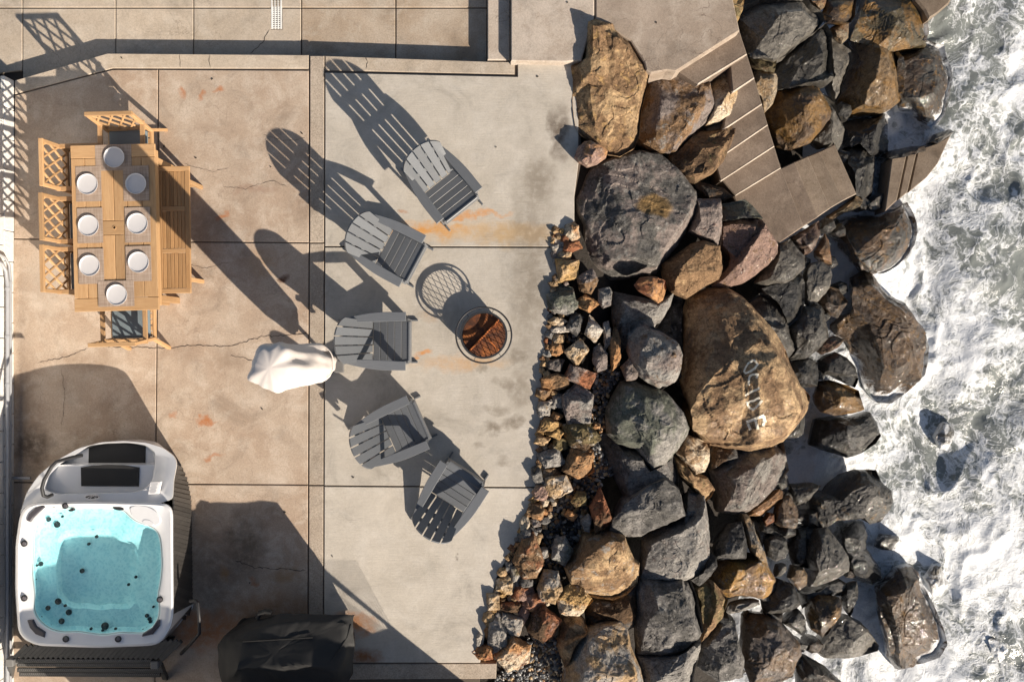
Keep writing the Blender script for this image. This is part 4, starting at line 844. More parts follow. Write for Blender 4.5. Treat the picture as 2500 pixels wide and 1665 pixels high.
# ------------------------------------------------------------------ house wall and conduits
M_wall = NT('white_painted_block'); v = M_wall.coord('Object'); M_wall.set(Base_Color=M_wall.mix(M_wall.noise(v, 5, 5), (.68, .66, .63), (.80, .79, .76)), Roughness=.8, Normal=M_wall.bump(M_wall.noise(v, 22, 6, .7), .8, .02)); M_wall = M_wall.m
xw = P(33, 900, 0)[0]; y1 = P(33, 196, 0)[1]; y0 = -6.2
hw = thing('house_wall', 'white painted block wall of the house along the left edge', 'wall', (xw - .2, 0, -.05))
MB().box((-.17, (y0 + y1) / 2, 1.45), (.30, y1 - y0, 2.9)).build('wall_core', M_wall, hw)
me = MB().box((0, 0, 0), (.06, .392, .192), None, .008).mesh('block')
nb = int((y1 - y0) / .4)
for c in range(4):
    for i in range(nb):
        o = link('block', me, M_wall, hw, (.17 + .004 * math.sin(i * 7 + c * 3), y1 - .2 - i * .4 - (.2 if c % 2 else 0), .13 + c * .2))
M_cond = simple('grey_conduit', (.33, .34, .36), .45)
for (dx, z, ya, lab) in ((.03, .20, 640, 'thicker outer grey conduit running along the white wall'), (.022, .13, 625, 'thinner inner grey conduit running along the white wall')):
    x = xw + dx + .025; top = P(20, ya, z)[1]
    pth = [(x, y0, z), (x, top - .3, z), (x, top - .12, z + .03), (x, top - .03, z + .11), (x, top, z + .24), (x, top, z + .9)]
    o = thing('conduit', lab, 'pipe', (x, top, 0))
    MB().tube([(a - x, b - top, c) for a, b, c in pth], dx * .75, 10).build('pipe', M_cond, o, 50)
    for k in range(5):
        yy = -.35 - k * .62
        MB().tube([(0, yy - .02, z), (0, yy + .02, z)], dx * .98, 10).build('coupling', M_cond, o, 50)
tag(MB().tube([P(24, 1166, .06), P(75, 1167, .06)], .018, 10).build('drain_pipe', M_cond, None, 50), 'short grey pipe crossing from the wall to the hot tub', 'pipe')

# drain grate
g = thing('drain_grate', 'white slotted drain grate set in the upper terrace', 'grate', tuple(P(675, 20, ZT)))
M_grate = simple('white_plastic', (.72, .71, .68), .5)
a = P(662, -60, ZT); b = P(688, 71, ZT); L = a[1] - b[1]; W = b[0] - a[0]; cy = (a[1] + b[1]) / 2 - g.location[1]
MB().box((0, cy, -.06), (W, L, .04)).build('channel', M_joint, g)
for x in (-.5, -.17, .17, .5): MB().box((x * (W - .02), cy, -.012), (.022 if abs(x) > .3 else .012, L, .03), None, .002).build('rail', M_grate, g)
mb = MB()
for i in range(int(L / .028)): mb.box((0, cy - L / 2 + .014 + i * .028, -.013), (W, .013, .026), None, .001)
mb.build('crossbars', M_grate, g)

# ------------------------------------------------------------------ adirondack chairs
M_poly = NT('slate_grey_poly_lumber'); v = M_poly.coord('Object', (3, 30, 30), rnd=True)
M_poly.set(Base_Color=M_poly.n('HueSaturation', i_Color=M_poly.mix(M_poly.noise(v, 3, 4), (.10, .108, .12), (.155, .163, .175)), i_Value=M_poly.math('ADD', M_poly.math('MULTIPLY', M_poly.n('ObjectInfo').outputs['Random'], .26), .87)).outputs[0], Roughness=.42, Specular_IOR_Level=.6, Normal=M_poly.bump(M_poly.noise(v, 6, 3), .08, .002)); M_poly = M_poly.m
M_screw = simple('steel', (.5, .5, .5), .3, 1.0)
def adirondack():
    t = thing('adirondack_chair', '', 'chair')
    # back slats, arched top; back line from (-.06,.27) to (-.40,.92)
    A = np.array([-.05, .27]); B = np.array([-.385, .92]); d = (B - A) / np.linalg.norm(B - A); n = np.array([d[1], -d[0]])
    Lb = np.linalg.norm(B - A)
    wtop = .100; wbot = .084
    for k in range(5):
        yc = (k - 2)
        mb = MB(); vs = []; N = 7
        y0b, y1b = yc * (wbot + .017) - wbot / 2, yc * (wbot + .017) + wbot / 2
        y0t, y1t = yc * (wtop + .017) - wtop / 2, yc * (wtop + .017) + wtop / 2
        R = .30
        def topl(y): return Lb - (R - math.sqrt(max(0, R * R - min(abs(y), .297) ** 2))) * .92
        low = [(y0b, 0), (y1b, 0)]; up = [(y1t + (y0t - y1t) * i / N, None) for i in range(N + 1)]
        ring = low + [(y, topl(y)) for y, _ in up]
        for off in (-.011, .011):
            for (y, s) in ring:
                p = A + d * s + n * off; vs.append((p[0], y, p[1]))
        m = len(ring); fs = [tuple(range(m)), tuple(range(m, 2 * m))[::-1]] + [(i, (i + 1) % m, m + (i + 1) % m, m + i) for i in range(m)]
        mb.add(vs, fs).build('back_slat', M_poly, t)
    for s, wdt in ((.30, .62), (.50, .56)):
        p = A + d * s - n * .026
        MB().box((p[0], 0, p[1]), (.026, wdt if s < .4 else .5, .07), Matrix.Rotation(-math.atan2(d[0], d[1]) * -1, 3, 'Y')).build('back_rail', M_poly, t)
    # seat slats
    for k in range(5):
        x0 = -.03 + k * .094; z = .285 + k * .0205
        MB().box((x0 + .045, 0, z), (.0905, .50, .022), Matrix.Rotation(-.215, 3, 'Y')).build('seat_slat', M_poly, t)
    MB().box((.445, 0, .352), (.024, .50, .095), Matrix.Rotation(-.12, 3, 'Y')).build('front_apron', M_poly, t)
    for s in (-1, 1):
        # arm: curved board
        o = []; N = 10
        xs = [(-.33 + .75 * i / N) for i in range(N + 1)]
        for i, x in enumerate(xs): u = i / N; o.append((x, s * (.265 + .098 * math.sin(min(1, u * 1.25 + .12) * 1.571) )))
        for i, x in reversed(list(enumerate(xs))): u = i / N; o.append((x, s * (.225 + .026 * u)))
        MB().prism(o, .54, .563, .004).build('arm', M_poly, t)
        MB().box((.33, s * .285, .27), (.13, .028, .54)).build('front_leg', M_poly, t)
        st = [(.43, .40), (.455, .25), (.30, .20), (-.42, 0), (-.55, 0), (-.52, .06), (-.08, .26), (.20, .33)]
        vs = [(x, s * .262 + e, z) for e in (-.013, .013) for x, z in st]; m = len(st)
        MB().add(vs, [tuple(range(m)), tuple(range(m, 2 * m))[::-1]] + [(i, (i + 1) % m, m + (i + 1) % m, m + i) for i in range(m)]).build('side_rail', M_poly, t)
        MB().box((.46, s * .275, .02), (.09, .024, .04)).build('foot', M_poly, t)
        MB().box((-.27, s * .265, .49), (.06, .03, .12)).build('arm_bracket', M_poly, t)
    return t
proto = adirondack()
adk = [((1032, 399), (1130, 522), 'slate adirondack chair nearest the landing, alone at the top of the group'), ((890, 580), (1015, 646), 'slate adirondack chair second from the top, its foot by the orange rust stain'),
       ((857, 832), (998, 833), 'slate adirondack chair facing the fire pit squarely, beside the white umbrella'), ((898, 1079), (1027, 1022), 'slate adirondack chair just below the umbrella shadow, angled up to the fire pit'), ((1060, 1269), (1138, 1147), 'slate adirondack chair at the bottom of the group, its back in shade')]
for i, (bk, fr, lab) in enumerate(adk):
    a = P(*bk); b = P(*fr); d = b - a; c = (a + b) / 2
    o = proto if i == 0 else dup(proto)
    o.location = (c[0], c[1], .0125 if c[0] > -2.48 else .004); o.rotation_euler = (0, 0, math.atan2(d[1], d[0])); tag(o, lab, 'chair', 'adirondack chairs round the fire pit')

# ------------------------------------------------------------------ fire pit
M_iron = simple('black_iron', (.035, .036, .04), .5, .3, spec=.4)
mr = NT('rusted_steel'); v = mr.coord('Object', rnd=True); f = mr.noise(v, 7, 8, .7, .5)
mr.set(Base_Color=mr.ramp(f, [(.30, (.018, .008, .005)), (.46, (.09, .028, .010)), (.60, (.24, .075, .018)), (.74, (.42, .14, .03))]), Roughness=.8, Normal=mr.bump(f, .5, .01)); M_rust = mr.m
c = P(1181, 818, .42)
fp = thing('fire_pit', 'round rusty fire pit with black ring rail and lattice sides', 'fire pit', (c[0], c[1], .012))
MB().tube([(.352 * math.cos(a), .352 * math.sin(a), .40) for a in np.linspace(0, 2 * np.pi, 64, endpoint=False)], .011, 8, True).build('ring_rail', M_iron, fp, 60)
for k in range(6):
    a = .16 + k * 1.0472; MB().bar((.29 * math.cos(a), .29 * math.sin(a), .405), (.348 * math.cos(a), .348 * math.sin(a), .40), .007, .007).build('spoke', M_iron, fp)
MB().lathe([(.275, .40), (.275, .425), (.30, .425), (.30, .40), (.275, .40)], n=64, cap=False).build('rim', M_iron, fp, 40)
mb = MB()
for k in range(26):
    a = 2 * math.pi * k / 26; b = a + 2 * math.pi / 13
    for (p, q) in ((a, b), (b, a)):
        N = 5; mb.tube([(.288 * math.cos(p + (q - p) * i / N), .288 * math.sin(p + (q - p) * i / N), .20 + .21 * i / N) for i in range(N + 1)], .0042, 4)
mb.build('lattice_band', M_iron, fp)
MB().lathe([(.22, .035), (.275, .09), (.29, .20), (.283, .20), (.268, .095), (.215, .045)], n=64).build('bowl', M_iron, fp, 40)
MB().lathe([(.279, .17), (.279, .196), (.0001, .206), (.0001, .15)], n=64, cap=False).build('fire_plate', M_rust, fp, 40)
an = math.atan2(.36, .34)
for a0, a1 in ((an, None), (an + math.pi, None), (an - 1.62, None)):
    MB().bar((0, 0, .226), (.27 * math.cos(a0), .27 * math.sin(a0), .216), .018, .05).build('divider', simple('bright_rust', (.45, .13, .03), .8), fp)
for k in range(3):
    a = .5 + k * 2.094; MB().bar((.24 * math.cos(a), .24 * math.sin(a), .05), (.27 * math.cos(a), .27 * math.sin(a), .0), .025, .02).build('leg', M_iron, fp)

# ------------------------------------------------------------------ dining set
TK = ((.50, .315, .16), (.43, .25, .115), (.31, .165, .075))
W0 = wood('teak_long_grain', *TK, axis=1); W1 = wood('teak_cross_grain', *TK, axis=0); W2 = wood('teak_upright_grain', *TK, axis=2)
WB = wood('bench_teak_grain', (.43, .255, .12), (.36, .20, .085), (.25, .13, .055), axis=1)
tc = P(279.5, 556, .75); rt = math.radians(1.5)
tb = thing('dining_table', 'long teak slatted dining table set for eight', 'table', (tc[0], tc[1], 0), rt)
TW_, TL_ = 1.03, 2.03
for s in (-1, 1):
    MB().box((0, s * (TL_ / 2 - .08), .735), (TW_, .158, .03)).build('end_board', W1, tb)
    MB().box((s * (TW_ / 2 - .03), 0, .67), (.03, TL_ - .12, .09)).build('side_apron', W0, tb)
bx = [-.515, -.345, -.165, 0, .165, .345, .515]
for i in range(6):
    w_ = bx[i + 1] - bx[i] - .006; x = (bx[i] + bx[i + 1]) / 2
    if i in (2, 3):
        for s in (-1, 1): MB().box((x, s * (.088 + (.852 - .088) / 2), .735), (w_, .852 - .088 - .004, .03)).build('plank', W0, tb)
    else: MB().box((x, 0, .735), (w_, 1.70, .03)).build('plank', W0, tb)
MB().box((0, 0, .735), (.324, .168, .03)).build('centre_board', W1, tb)
MB().lathe([(.026, .75), (.026, .754), (.016, .756), (.016, .75)], n=24).build('umbrella_hole_cap', W2, tb)
for sx in (-1, 1):
    for sy in (-1, 1): MB().box((sx * .41, sy * .86, .36), (.08, .08, .72)).build('leg', W2, tb)
mm = NT('woven_placemat'); v = mm.coord('Object')
wa = mm.n('TexNoise', i_Vector=mm.coord('Object', (4, 170, 1)), i_Scale=1.0, i_Detail=3.0).outputs[0]; wb = mm.n('TexNoise', i_Vector=mm.coord('Object', (170, 4, 1)), i_Scale=1.0, i_Detail=3.0).outputs[0]
fw = mm.math('ADD', mm.math('MULTIPLY', wa, .5), mm.math('MULTIPLY', wb, .5))
mm.set(Base_Color=mm.ramp(fw, [(.40, (.25, .175, .13)), (.5, (.35, .265, .205)), (.60, (.43, .34, .275))]), Roughness=.85, Normal=mm.bump(fw, .4, .003)); M_mat = mm.m
M_plate = simple('grey_white_stoneware', (.58, .565, .57), .35, var=.03)
mats = [(678, 356, 1), (530, 513, 0), (815, 510, 0), (540, 762, 0), (825, 758, 0), (547, 1006, 0), (831, 990, 0), (698, 1169, 1)]
plates = [(682, 353), (523, 514), (813, 511), (530, 762), (822, 750), (537, 1001), (830, 981), (701, 1176)]
where = ['at the top end of the table', 'upper left place of the table', 'upper right place of the table, in shadow', 'middle left place of the table', 'middle right place of the table', 'lower left place of the table', 'lower right place of the table', 'at the bottom end of the table']
pm = None; pl = None
for (x, y, land_), w_ in zip(mats, where):
    q = P(x / 2.45, 240 + y / 2.45, .753)
    sx, sy = (.44, .315) if land_ else (.312, .43)
    o = MB().box((0, 0, 0), (sx, sy, .003), None, .001).build('placemat', M_mat, None, None, (q[0], q[1], .7522 + .0016 * where.index(w_))); o.rotation_euler[2] = rt
    tag(o, 'woven brown placemat ' + w_, 'placemat', 'placemats on the dining table')
for (x, y), w_ in zip(plates, where):
    q = P(x / 2.45, 240 + y / 2.45, .775)
    mb = MB().lathe([(.075, 0), (.115, .005), (.128, .022), (.125, .024), (.112, .010), (.07, .006), (.0005, .006)], n=56)
    o = mb.build('plate', M_plate, None, 40, (q[0], q[1], .7552 + .0016 * where.index(w_))); tag(o, 'round pale grey plate ' + w_, 'plate', 'plates on the dining table')

M_cush = simple('blue_grey_cushion_fabric', (.16, .20, .225), .9, var=.08, bump=.2, bscale=200)
M_cush2 = simple('light_cushion_piping', (.55, .6, .62), .8)
def dchair():
    t = thing('dining_chair', '', 'chair')
    for s in (-1, 1):
        y = s * .262
        MB().bar((.225, y, 0), (.225, y, .635), .045, .045, (1, 0, 0)).build('front_leg', W2, t)
        mb = MB(); mb.bar((-.36, y, 0), (-.235, y, .45), .04, .05, (0, 1, 0)); mb.bar((-.235, y, .43), (-.30, y, .93), .04, .045, (0, 1, 0)); mb.build('rear_leg', W2, t)
        MB().box((-.02, y, .645), (.56, .055, .026)).build('arm', W1, t)
        MB().box((-.01, y, .40), (.46, .028, .06)).build('side_rail', W1, t)
    MB().box((.225, 0, .40), (.03, .50, .06)).build('front_rail', W0, t)
    MB().bar((-.302, -.285, .935), (-.302, .285, .935), .05, .032).build('top_rail', W0, t)
    MB().bar((-.245, -.262, .50), (-.245, .262, .50), .035, .04).build('lower_rail', W0, t)
    # fretwork in the back plane: u across, w up
    def bp(u, w_): return (-.245 - .057 * w_ / .42, u, .51 + w_)
    segs = [((-.25, .0), (-.10, .21)), ((-.10, .21), (.05, .42)), ((-.25, .21), (-.10, .42)), ((-.10, 0), (.05, .21)), ((.05, .0), (.20, .21)), ((.05, .21), (.20, .42)), ((.20, .21), (.25, .28)), ((.20, 0), (.25, .07)),
            ((-.175, .105), (-.25, .21)), ((-.025, .105), (-.175, .315)), ((.125, .105), (-.025, .315)), ((.25, .14), (.125, .315)), ((.05, 0), (-.025, .105)), ((.20, 0), (.125, .105)), ((-.025, .315), (-.10, .42)), ((.125, .315), (.05, .42)), ((.25, .35), (.20, .42)), ((-.10, 0), (-.175, .105)), ((-.175, .315), (-.25, .40))]
    for a, b in segs: MB().bar(bp(*a), bp(*b), .024, .022, (1, 0, 0), .003).build('fret_bar', W0, t)
    for k in range(6): MB().box((-.18 + k * .076, 0, .43), (.06, .49, .018)).build('seat_slat', W0, t)
    o = MB().box((.0, 0, .465), (.45, .475, .05), None, .018).build('cushion', M_cush, t)
    return t
dp = dchair()
dcs = [((357, 332), -90, 'teak lattice-back chair at the top end of the table, its back in full view'), ((211, 437), 0, 'topmost of the three teak lattice-back chairs along the wall side'), ((211, 557), 0, 'middle of the three teak lattice-back chairs along the wall side'), ((213, 672), 0, 'lowest of the three teak lattice-back chairs along the wall side'), ((365, 838), 90, 'teak lattice-back chair at the bottom end of the table with patterned shadow on its cushion')]
for i, (g2, a, lab) in enumerate(dcs):
    o = dp if i == 0 else dup(dp)
    q = P(*g2); an = math.radians(a) + rt; d = np.array([math.cos(an), math.sin(an)])
    o.location = (q[0] + d[0] * .29, q[1] + d[1] * .29, .002); o.rotation_euler = (0, 0, an); tag(o, lab, 'chair', 'teak chairs at the dining table')

bc = P(424, 561, .45)
bn = thing('bench', 'backless teak slatted bench along the right side of the table', 'bench', (bc[0], bc[1], 0), math.radians(.8))
BL, BW = 1.60, .41
for s in (-1, 1):
    MB().box((0, s * (BL / 2 - .03), .435), (BW, .06, .03)).build('end_board', W1, bn)
    MB().box((s * (BW / 2 - .03), 0, .435), (.06, BL - .124, .03)).build('side_board', WB, bn)
    MB().box((0, s * .265, .435), (BW - .124, .055, .028)).build('cross_board', W1, bn)
nsl = 6; w_ = (BW - .124) / nsl
for (ya, yb) in ((-BL / 2 + .062, -.295), (-.235, .235), (.295, BL / 2 - .062)):
    for k in range(nsl): MB().box((-(BW - .124) / 2 + (k + .5) * w_, (ya + yb) / 2, .434), (w_ - .007, yb - ya - .004, .022), None, .002).build('slat', WB, bn)
for s in (-1, 1):
    for sx in (-1, 1): MB().bar((sx * .16, s * .62, .42), (sx * .172, s * .62, 0), .05, .05, (0, 1, 0)).build('leg', W2, bn)
    MB().box((0, s * .62, .12), (.36, .03, .05)).build('stretcher', W1, bn)

# ------------------------------------------------------------------ closed umbrella in its cover
M_cov = simple('cream_cover_cloth', (.66, .60, .56), .8, var=.05, scale=5, bump=.25, bscale=14)
ub = P(808, 882, 0)
um = thing('patio_umbrella', 'tall closed patio umbrella wrapped in a cream cloth cover', 'umbrella', (ub[0], ub[1], .002))
MB().box((.05, -.02, .03), (.26, .26, .06), None, .01).build('base', simple('grey_base_stone', (.16, .155, .15), .7), um)
MB().tube([(0, 0, .05), (0, 0, 2.4)], .024, 14).build('pole', simple('dark_pole', (.06, .06, .065), .5), um, 40)
zs = np.concatenate([[.36, .38], np.linspace(.44, 2.3, 28), [2.4, 2.48, 2.52, 2.54]]); vs = []; fs = []; N = 56
rprof = np.interp(zs, [.36, .5, .9, 1.2, 1.9, 2.3, 2.4, 2.48, 2.52, 2.54], [.12, .185, .21, .215, .225, .23, .228, .215, .16, .03])
th = np.linspace(0, 2 * np.pi, N, endpoint=False)
for i, z in enumerate(zs):
    fold = .012 * np.sin(th * 5 + z * 1.2) + .009 * np.sin(th * 9 - z * 2.0) + .010 * np.sin(th * 3 + z * 4)
    n3 = fbm(np.stack([np.cos(th) * 2, np.sin(th) * 2, np.full(N, z * 1.6)], 1), 77, 3) * .018
    r = rprof[i] * (1 + .0 * th) + (fold + n3) * min(1, rprof[i] / .15)
    sag = .05 * np.sin(th + 1) * (1 if i < 2 else 0)
    for k in range(N): vs.append((r[k] * math.cos(th[k]), r[k] * math.sin(th[k]) * 1.08, z + sag[k]))
for i in range(len(zs) - 1):
    for k in range(N): l = (k + 1) % N; fs.append((i * N + k, i * N + l, (i + 1) * N + l, (i + 1) * N + k))
fs.append(tuple(range((len(zs) - 1) * N, len(zs) * N))); fs.append(tuple(range(N))[::-1])
MB().add(vs, fs).build('cloth_cover', M_cov, um, 60)
MB().tube([(.225 * math.cos(a), .235 * math.sin(a), .80 + .01 * math.sin(a * 3)) for a in np.linspace(0, 2 * np.pi, 40, endpoint=False)], .008, 6, True).build('tie_cord', M_cov, um, 60)

# ------------------------------------------------------------------ hot tub
def Q(x, y, z): return P(x / 2.509, 1040 + y / 2.509, z)
def QP(s): return np.array([[float(t) for t in q.split(',')] for q in s.split()])
to = P(215, 1330, 0)
tub = thing('hot_tub', 'white hot tub full of turquoise water with built-in steps', 'hot tub', (to[0], to[1], 0))
T0 = np.array([to[0], to[1], 0])
M_acr = simple('white_acrylic', (.72, .72, .73), .16, var=.02, coat=.3)
M_in = simple('basin_acrylic', (.78, .86, .87), .3, var=.03)
M_black = simple('black_rubber_mat', (.012, .012, .013), .7, bump=.3, bscale=120)
M_dk = simple('dark_grey_trim', (.028, .028, .03), .5, spec=.3)
M_panel = wood('dark_slat_panel', (.045, .040, .037), (.06, .055, .05), (.03, .027, .025), axis=2, rough=.6)
def ringz(q, z, n): 
    q = resample(q, n); zz = z(q) if callable(z) else np.full(n, z)
    return np.array([Q(a[0], a[1], b) for a, b in zip(q, zz)]) - T0
def align(A, B):
    n = len(A); best = min(range(n), key=lambda s: ((np.roll(B, s, 0)[:, :2] - A[:, :2]) ** 2).sum()); return np.roll(B, best, 0)
def loft(rings, cap0=False, cap1=False):
    n = len(rings[0]); R = [rings[0]]
    for r in rings[1:]: R.append(align(R[-1], r))
    fs = []
    for i in range(len(R) - 1):
        for k in range(n): l = (k + 1) % n; fs.append((i * n + k, i * n + l, (i + 1) * n + l, (i + 1) * n + k))
    if cap0: fs.append(tuple(range(n))[::-1])
    if cap1: fs.append(tuple(range((len(R) - 1) * n, len(R) * n)))
    return MB().add(np.vstack(R), fs)
def inset(q, k, c=None):
    c = q.mean(0) if c is None else c; return c + (q - c) * k
POOL = QP('205,640 230,560 300,505 400,500 520,497 640,497 760,505 800,560 850,592 920,605 975,640 990,720 997,850 985,970 965,1040 985,1110 970,1200 900,1270 820,1265 720,1262 640,1280 560,1268 480,1255 380,1262 300,1240 230,1180 205,1120 212,1020 195,900 205,780')
POOL = smooth_ring(resample(POOL, 140), 4)
TT = QP('118,560 140,500 200,466 550,460 900,466 985,470 1045,478 1062,500 1062,700 1066,1165 1050,1235 985,1330 930,1345 600,1358 230,1345 150,1310 110,1260 92,1000 95,720')
TT = smooth_ring(resample(TT, 140), 2); n = 140
cT = np.array([580., 890.])
deck = loft([ringz(inset(TT, .985, cT), .80, n), ringz(TT, .87, n), ringz(inset(TT, .992, cT), .905, n), ringz(inset(TT, .965, cT), .92, n), ringz(TT * .45 + POOL * .55 if False else inset(TT, .93, cT), .905, n), ringz(inset(POOL, 1.02, cT), .90, n), ringz(POOL, .875, n), ringz(inset(POOL, .99, cT), .80, n)])
deck.build('rim', M_acr, tub, 50)
loft([ringz(inset(POOL, .992, cT), .86, n), ringz(inset(POOL, .95, cT), .66, n), ringz(inset(POOL, .90, cT), .62, n), ringz(inset(POOL, .64, cT + [20, -30]), .60, n), ringz(inset(POOL, .56, cT + [20, -30]), .42, n), ringz(inset(POOL, .48, cT + [20, -30]), .40, n)], False, True).build('basin', M_in, tub, 50)
# water surface
N = 70; wv = []; wf = []; pw_ = ringz(inset(POOL, 1.0, cT), .80, 140); cw = pw_.mean(0); R_ = 36
for j in range(R_ + 1):
    t = j / R_; q = cw + (pw_ - cw) * t; q = q.copy(); q[:, 2] = .80; wv.append(q)
wv = np.vstack(wv)
wv[:, 2] += .010 * fbm(wv * 7, 91, 3) * np.clip((-wv[:, 0] + .6), .25, 1)
for j in range(R_):
    for k in range(140): l = (k + 1) % 140; wf.append((j * 140 + k, j * 140 + l, (j + 1) * 140 + l, (j + 1) * 140 + k))
m = NT('turquoise_pool_water'); nt2 = m.t
v = m.coord('Object'); tr = m.n('BsdfTransparent', i_Color=(.60, .895, .925)); gl = m.n('BsdfGlossy', i_Color=(1, 1, 1), i_Roughness=.03)
bmp = m.bump(m.noise(v, 11, 4, .6, .8), .55, .04); m.put(gl.inputs['Normal'], bmp)
wv2 = m.n('VectorMath', operation='ADD', i_0=v, i_1=m.n('VectorMath', operation='SCALE', i_0=m.n('TexNoise', i_Vector=v, i_Scale=6.0, i_Detail=3.0).outputs[1], i_Scale=.22).outputs[0]).outputs[0]
caustic_tint = m.ramp(m.n('TexVoronoi', feature='SMOOTH_F1', i_Vector=wv2, i_Scale=24.0, i_Smoothness=.4).outputs[0], [(.15, 0), (.62, 1)])
m.put(tr.inputs[0], m.mix(caustic_tint, (.50, .81, .865), (.70, .95, .975)))  # brighter web in the tint imitates sun caustics in the basin
frn = m.n('Fresnel', i_IOR=1.33, i_Normal=bmp); fr = m.n('Math', operation='MULTIPLY', i_0=frn.outputs[0], i_1=m.math('SUBTRACT', 1.0, m.n('NewGeometry').outputs['Backfacing'])); mx = m.n('MixShader', i_0=fr.outputs[0]); nt2.links.new(tr.outputs[0], mx.inputs[1]); nt2.links.new(gl.outputs[0], mx.inputs[2])
nt2.links.new(mx.outputs[0], m.out.inputs['Surface'])
MB().add(wv, wf).build('water', m.m, tub, 180)
# entry module with two treads
MO = smooth_ring(resample(QP('118,545 165,400 235,300 340,212 480,135 620,97 760,89 900,100 1000,130 1075,185 1088,230 1068,330 1062,445 985,474 900,472 550,466 200,472 140,500'), 140), 1)
REC = smooth_ring(resample(QP('275,390 300,300 370,230 470,170 545,120 650,105 780,101 890,115 945,160 950,230 935,330 890,385 820,405 600,410 350,415'), 140), 3)
zf = lambda q: np.interp(q[:, 1], [89, 180, 330, 440], [.64, .68, .78, .84])
zr = lambda q: zf(q) - .02
loft([ringz(MO, lambda q: zf(q) - .45, n), ringz(MO, lambda q: zf(q) - .05, n), ringz(inset(MO, .99), zf, n), ringz(inset(REC, 1.02), zf, n), ringz(REC, lambda q: zf(q) - .03, n), ringz(inset(REC, .985), lambda q: np.where(q[:, 1] < 241, .43, .60), n)]).build('entry_surround', M_acr, tub, 50)
def clip(q, lo, hi):
    out = []
    for i in range(len(q)):
        a, b = q[i], q[(i + 1) % len(q)]
        if lo <= a[1] <= hi: out.append(a)
        for L_ in (lo, hi):
            if (a[1] - L_) * (b[1] - L_) < 0: t = (L_ - a[1]) / (b[1] - a[1]); out.append(a + (b - a) * t)
    return np.array(out)
for lo, hi, z in ((0, 241, .46), (238, 900, .64)):
    q = clip(inset(REC, 1.0), lo, hi); MB().prism([(Q(a[0], a[1], z) - T0)[:2] for a in q], z - .3, z).build('tread', M_acr, tub)
for s, z in (('541,236 543,125 600,112 700,105 800,108 890,124 888,238', .462), ('496,368 494,254 560,242 660,237 760,240 853,254 848,370', .642)):
    q = QP(s); MB().prism([(Q(a[0], a[1], z + .012) - T0)[:2] for a in q], z, z + .013, .004).build('step_mat', M_black, tub)
# body below the rim
BO = QP('150,1270 130,1000 130,720 150,560 200,430 280,320 400,230 560,160 760,140 920,155 1030,190 1120,300 1165,430 1170,1000 1160,1100 1060,1230 960,1300 230,1300')
q = resample(BO, 140); base = np.array([Q(a[0], a[1], 0.0) for a in q]) - T0
OUT = np.vstack([MO[:1]]); 
OUTL = QP('112,1255 100,1000 103,720 125,545 172,405 240,306 345,218 484,143 622,105 760,97 898,108 995,138 1066,192 1078,235 1060,330 1056,700 1060,1160 1044,1230 980,1320 930,1336 600,1348 232,1336 152,1302')
upz = lambda q: np.minimum(zf(q) - .08, .80)
loft([base, ringz(OUTL, upz, 140)], True, False).build('cabinet', M_dk, tub, 40)
for k in range(33):
    y = 250 + k * 27.4
    xt = 1062 if y > 330 else 1085 - (y - 250) * .28
    a = Q(xt, y, min(.83, float(np.interp(y, [180, 330, 440, 520], [.48, .66, .77, .83])))) - T0; yb = y + 18 + 30 * (k / 33); b = Q(np.interp(yb, [250, 330, 450, 1050, 1140, 1190], [1108, 1145, 1168, 1176, 1166, 1120]), yb, .03) - T0
    MB().bar(a, b, .0555, .02, (1, 0, 0), .003).build('side_slat', M_panel, tub)
cp = [Q(1066, 1150, .80), Q(1185, 1088, .02), Q(1180, 1115, .0), Q(1055, 1262, .05), Q(985, 1335, .3), Q(1048, 1240, .82)]
vs = [c_ - T0 for c_ in cp] + [c_ - T0 - np.array([.06, 0, .0]) for c_ in cp]; m6 = 6
MB().add(vs, [tuple(range(6)), tuple(range(6, 12))[::-1]] + [(i, (i + 1) % 6, 6 + (i + 1) % 6, 6 + i) for i in range(6)]).build('corner_panel', M_acr, tub)
def disc(x, y, z, r, h, mt, name, par=tub, prof=None):
    c_ = Q(x, y, z) - T0
    pr = prof or [(r, 0), (r, h * .6), (r * .85, h), (.0005, h)]
    return MB().lathe([(a, b) for a, b in pr], tuple(c_), 20).build(name, mt, par, 40)
for x, y in ((402, 487), (150, 718), (150, 1052), (405, 1302), (725, 1302), (980, 1060)):
    o = disc(x, y, .905, .038, .02, M_dk, 'control_knob'); disc(x, y, .925, .022, .012, simple('knob_cap', (.10, .09, .10), .25), 'knob_cap', o)
for s in ('160,578 175,540 215,500 265,484 275,496 235,530 205,560 185,588', '165,1190 200,1185 220,1225 275,1262 270,1295 215,1275 180,1235', '868,1290 872,1272 930,1235 960,1190 978,1186 975,1225 935,1275'):
    q = QP(s); MB().prism([(Q(a[0], a[1], .92) - T0)[:2] for a in q], .85, .925, .012).build('pillow', simple('dark_pillow', (.05, .045, .055), .4), tub)
q = smooth_ring(resample(QP('790,500 830,482 900,490 955,520 985,575 975,605 925,612 860,592 810,560'), 40), 2); MB().prism([(Q(a[0], a[1], .92) - T0)[:2] for a in q], .88, .918, .006).build('filter_lid', M_acr, tub)
q = smooth_ring(resample(QP('868,590 880,572 915,575 945,600 930,612 890,605'), 24), 1); MB().prism([(Q(a[0], a[1], .925) - T0)[:2] for a in q], .917, .923, .003).build('lid_handle', M_acr, tub)
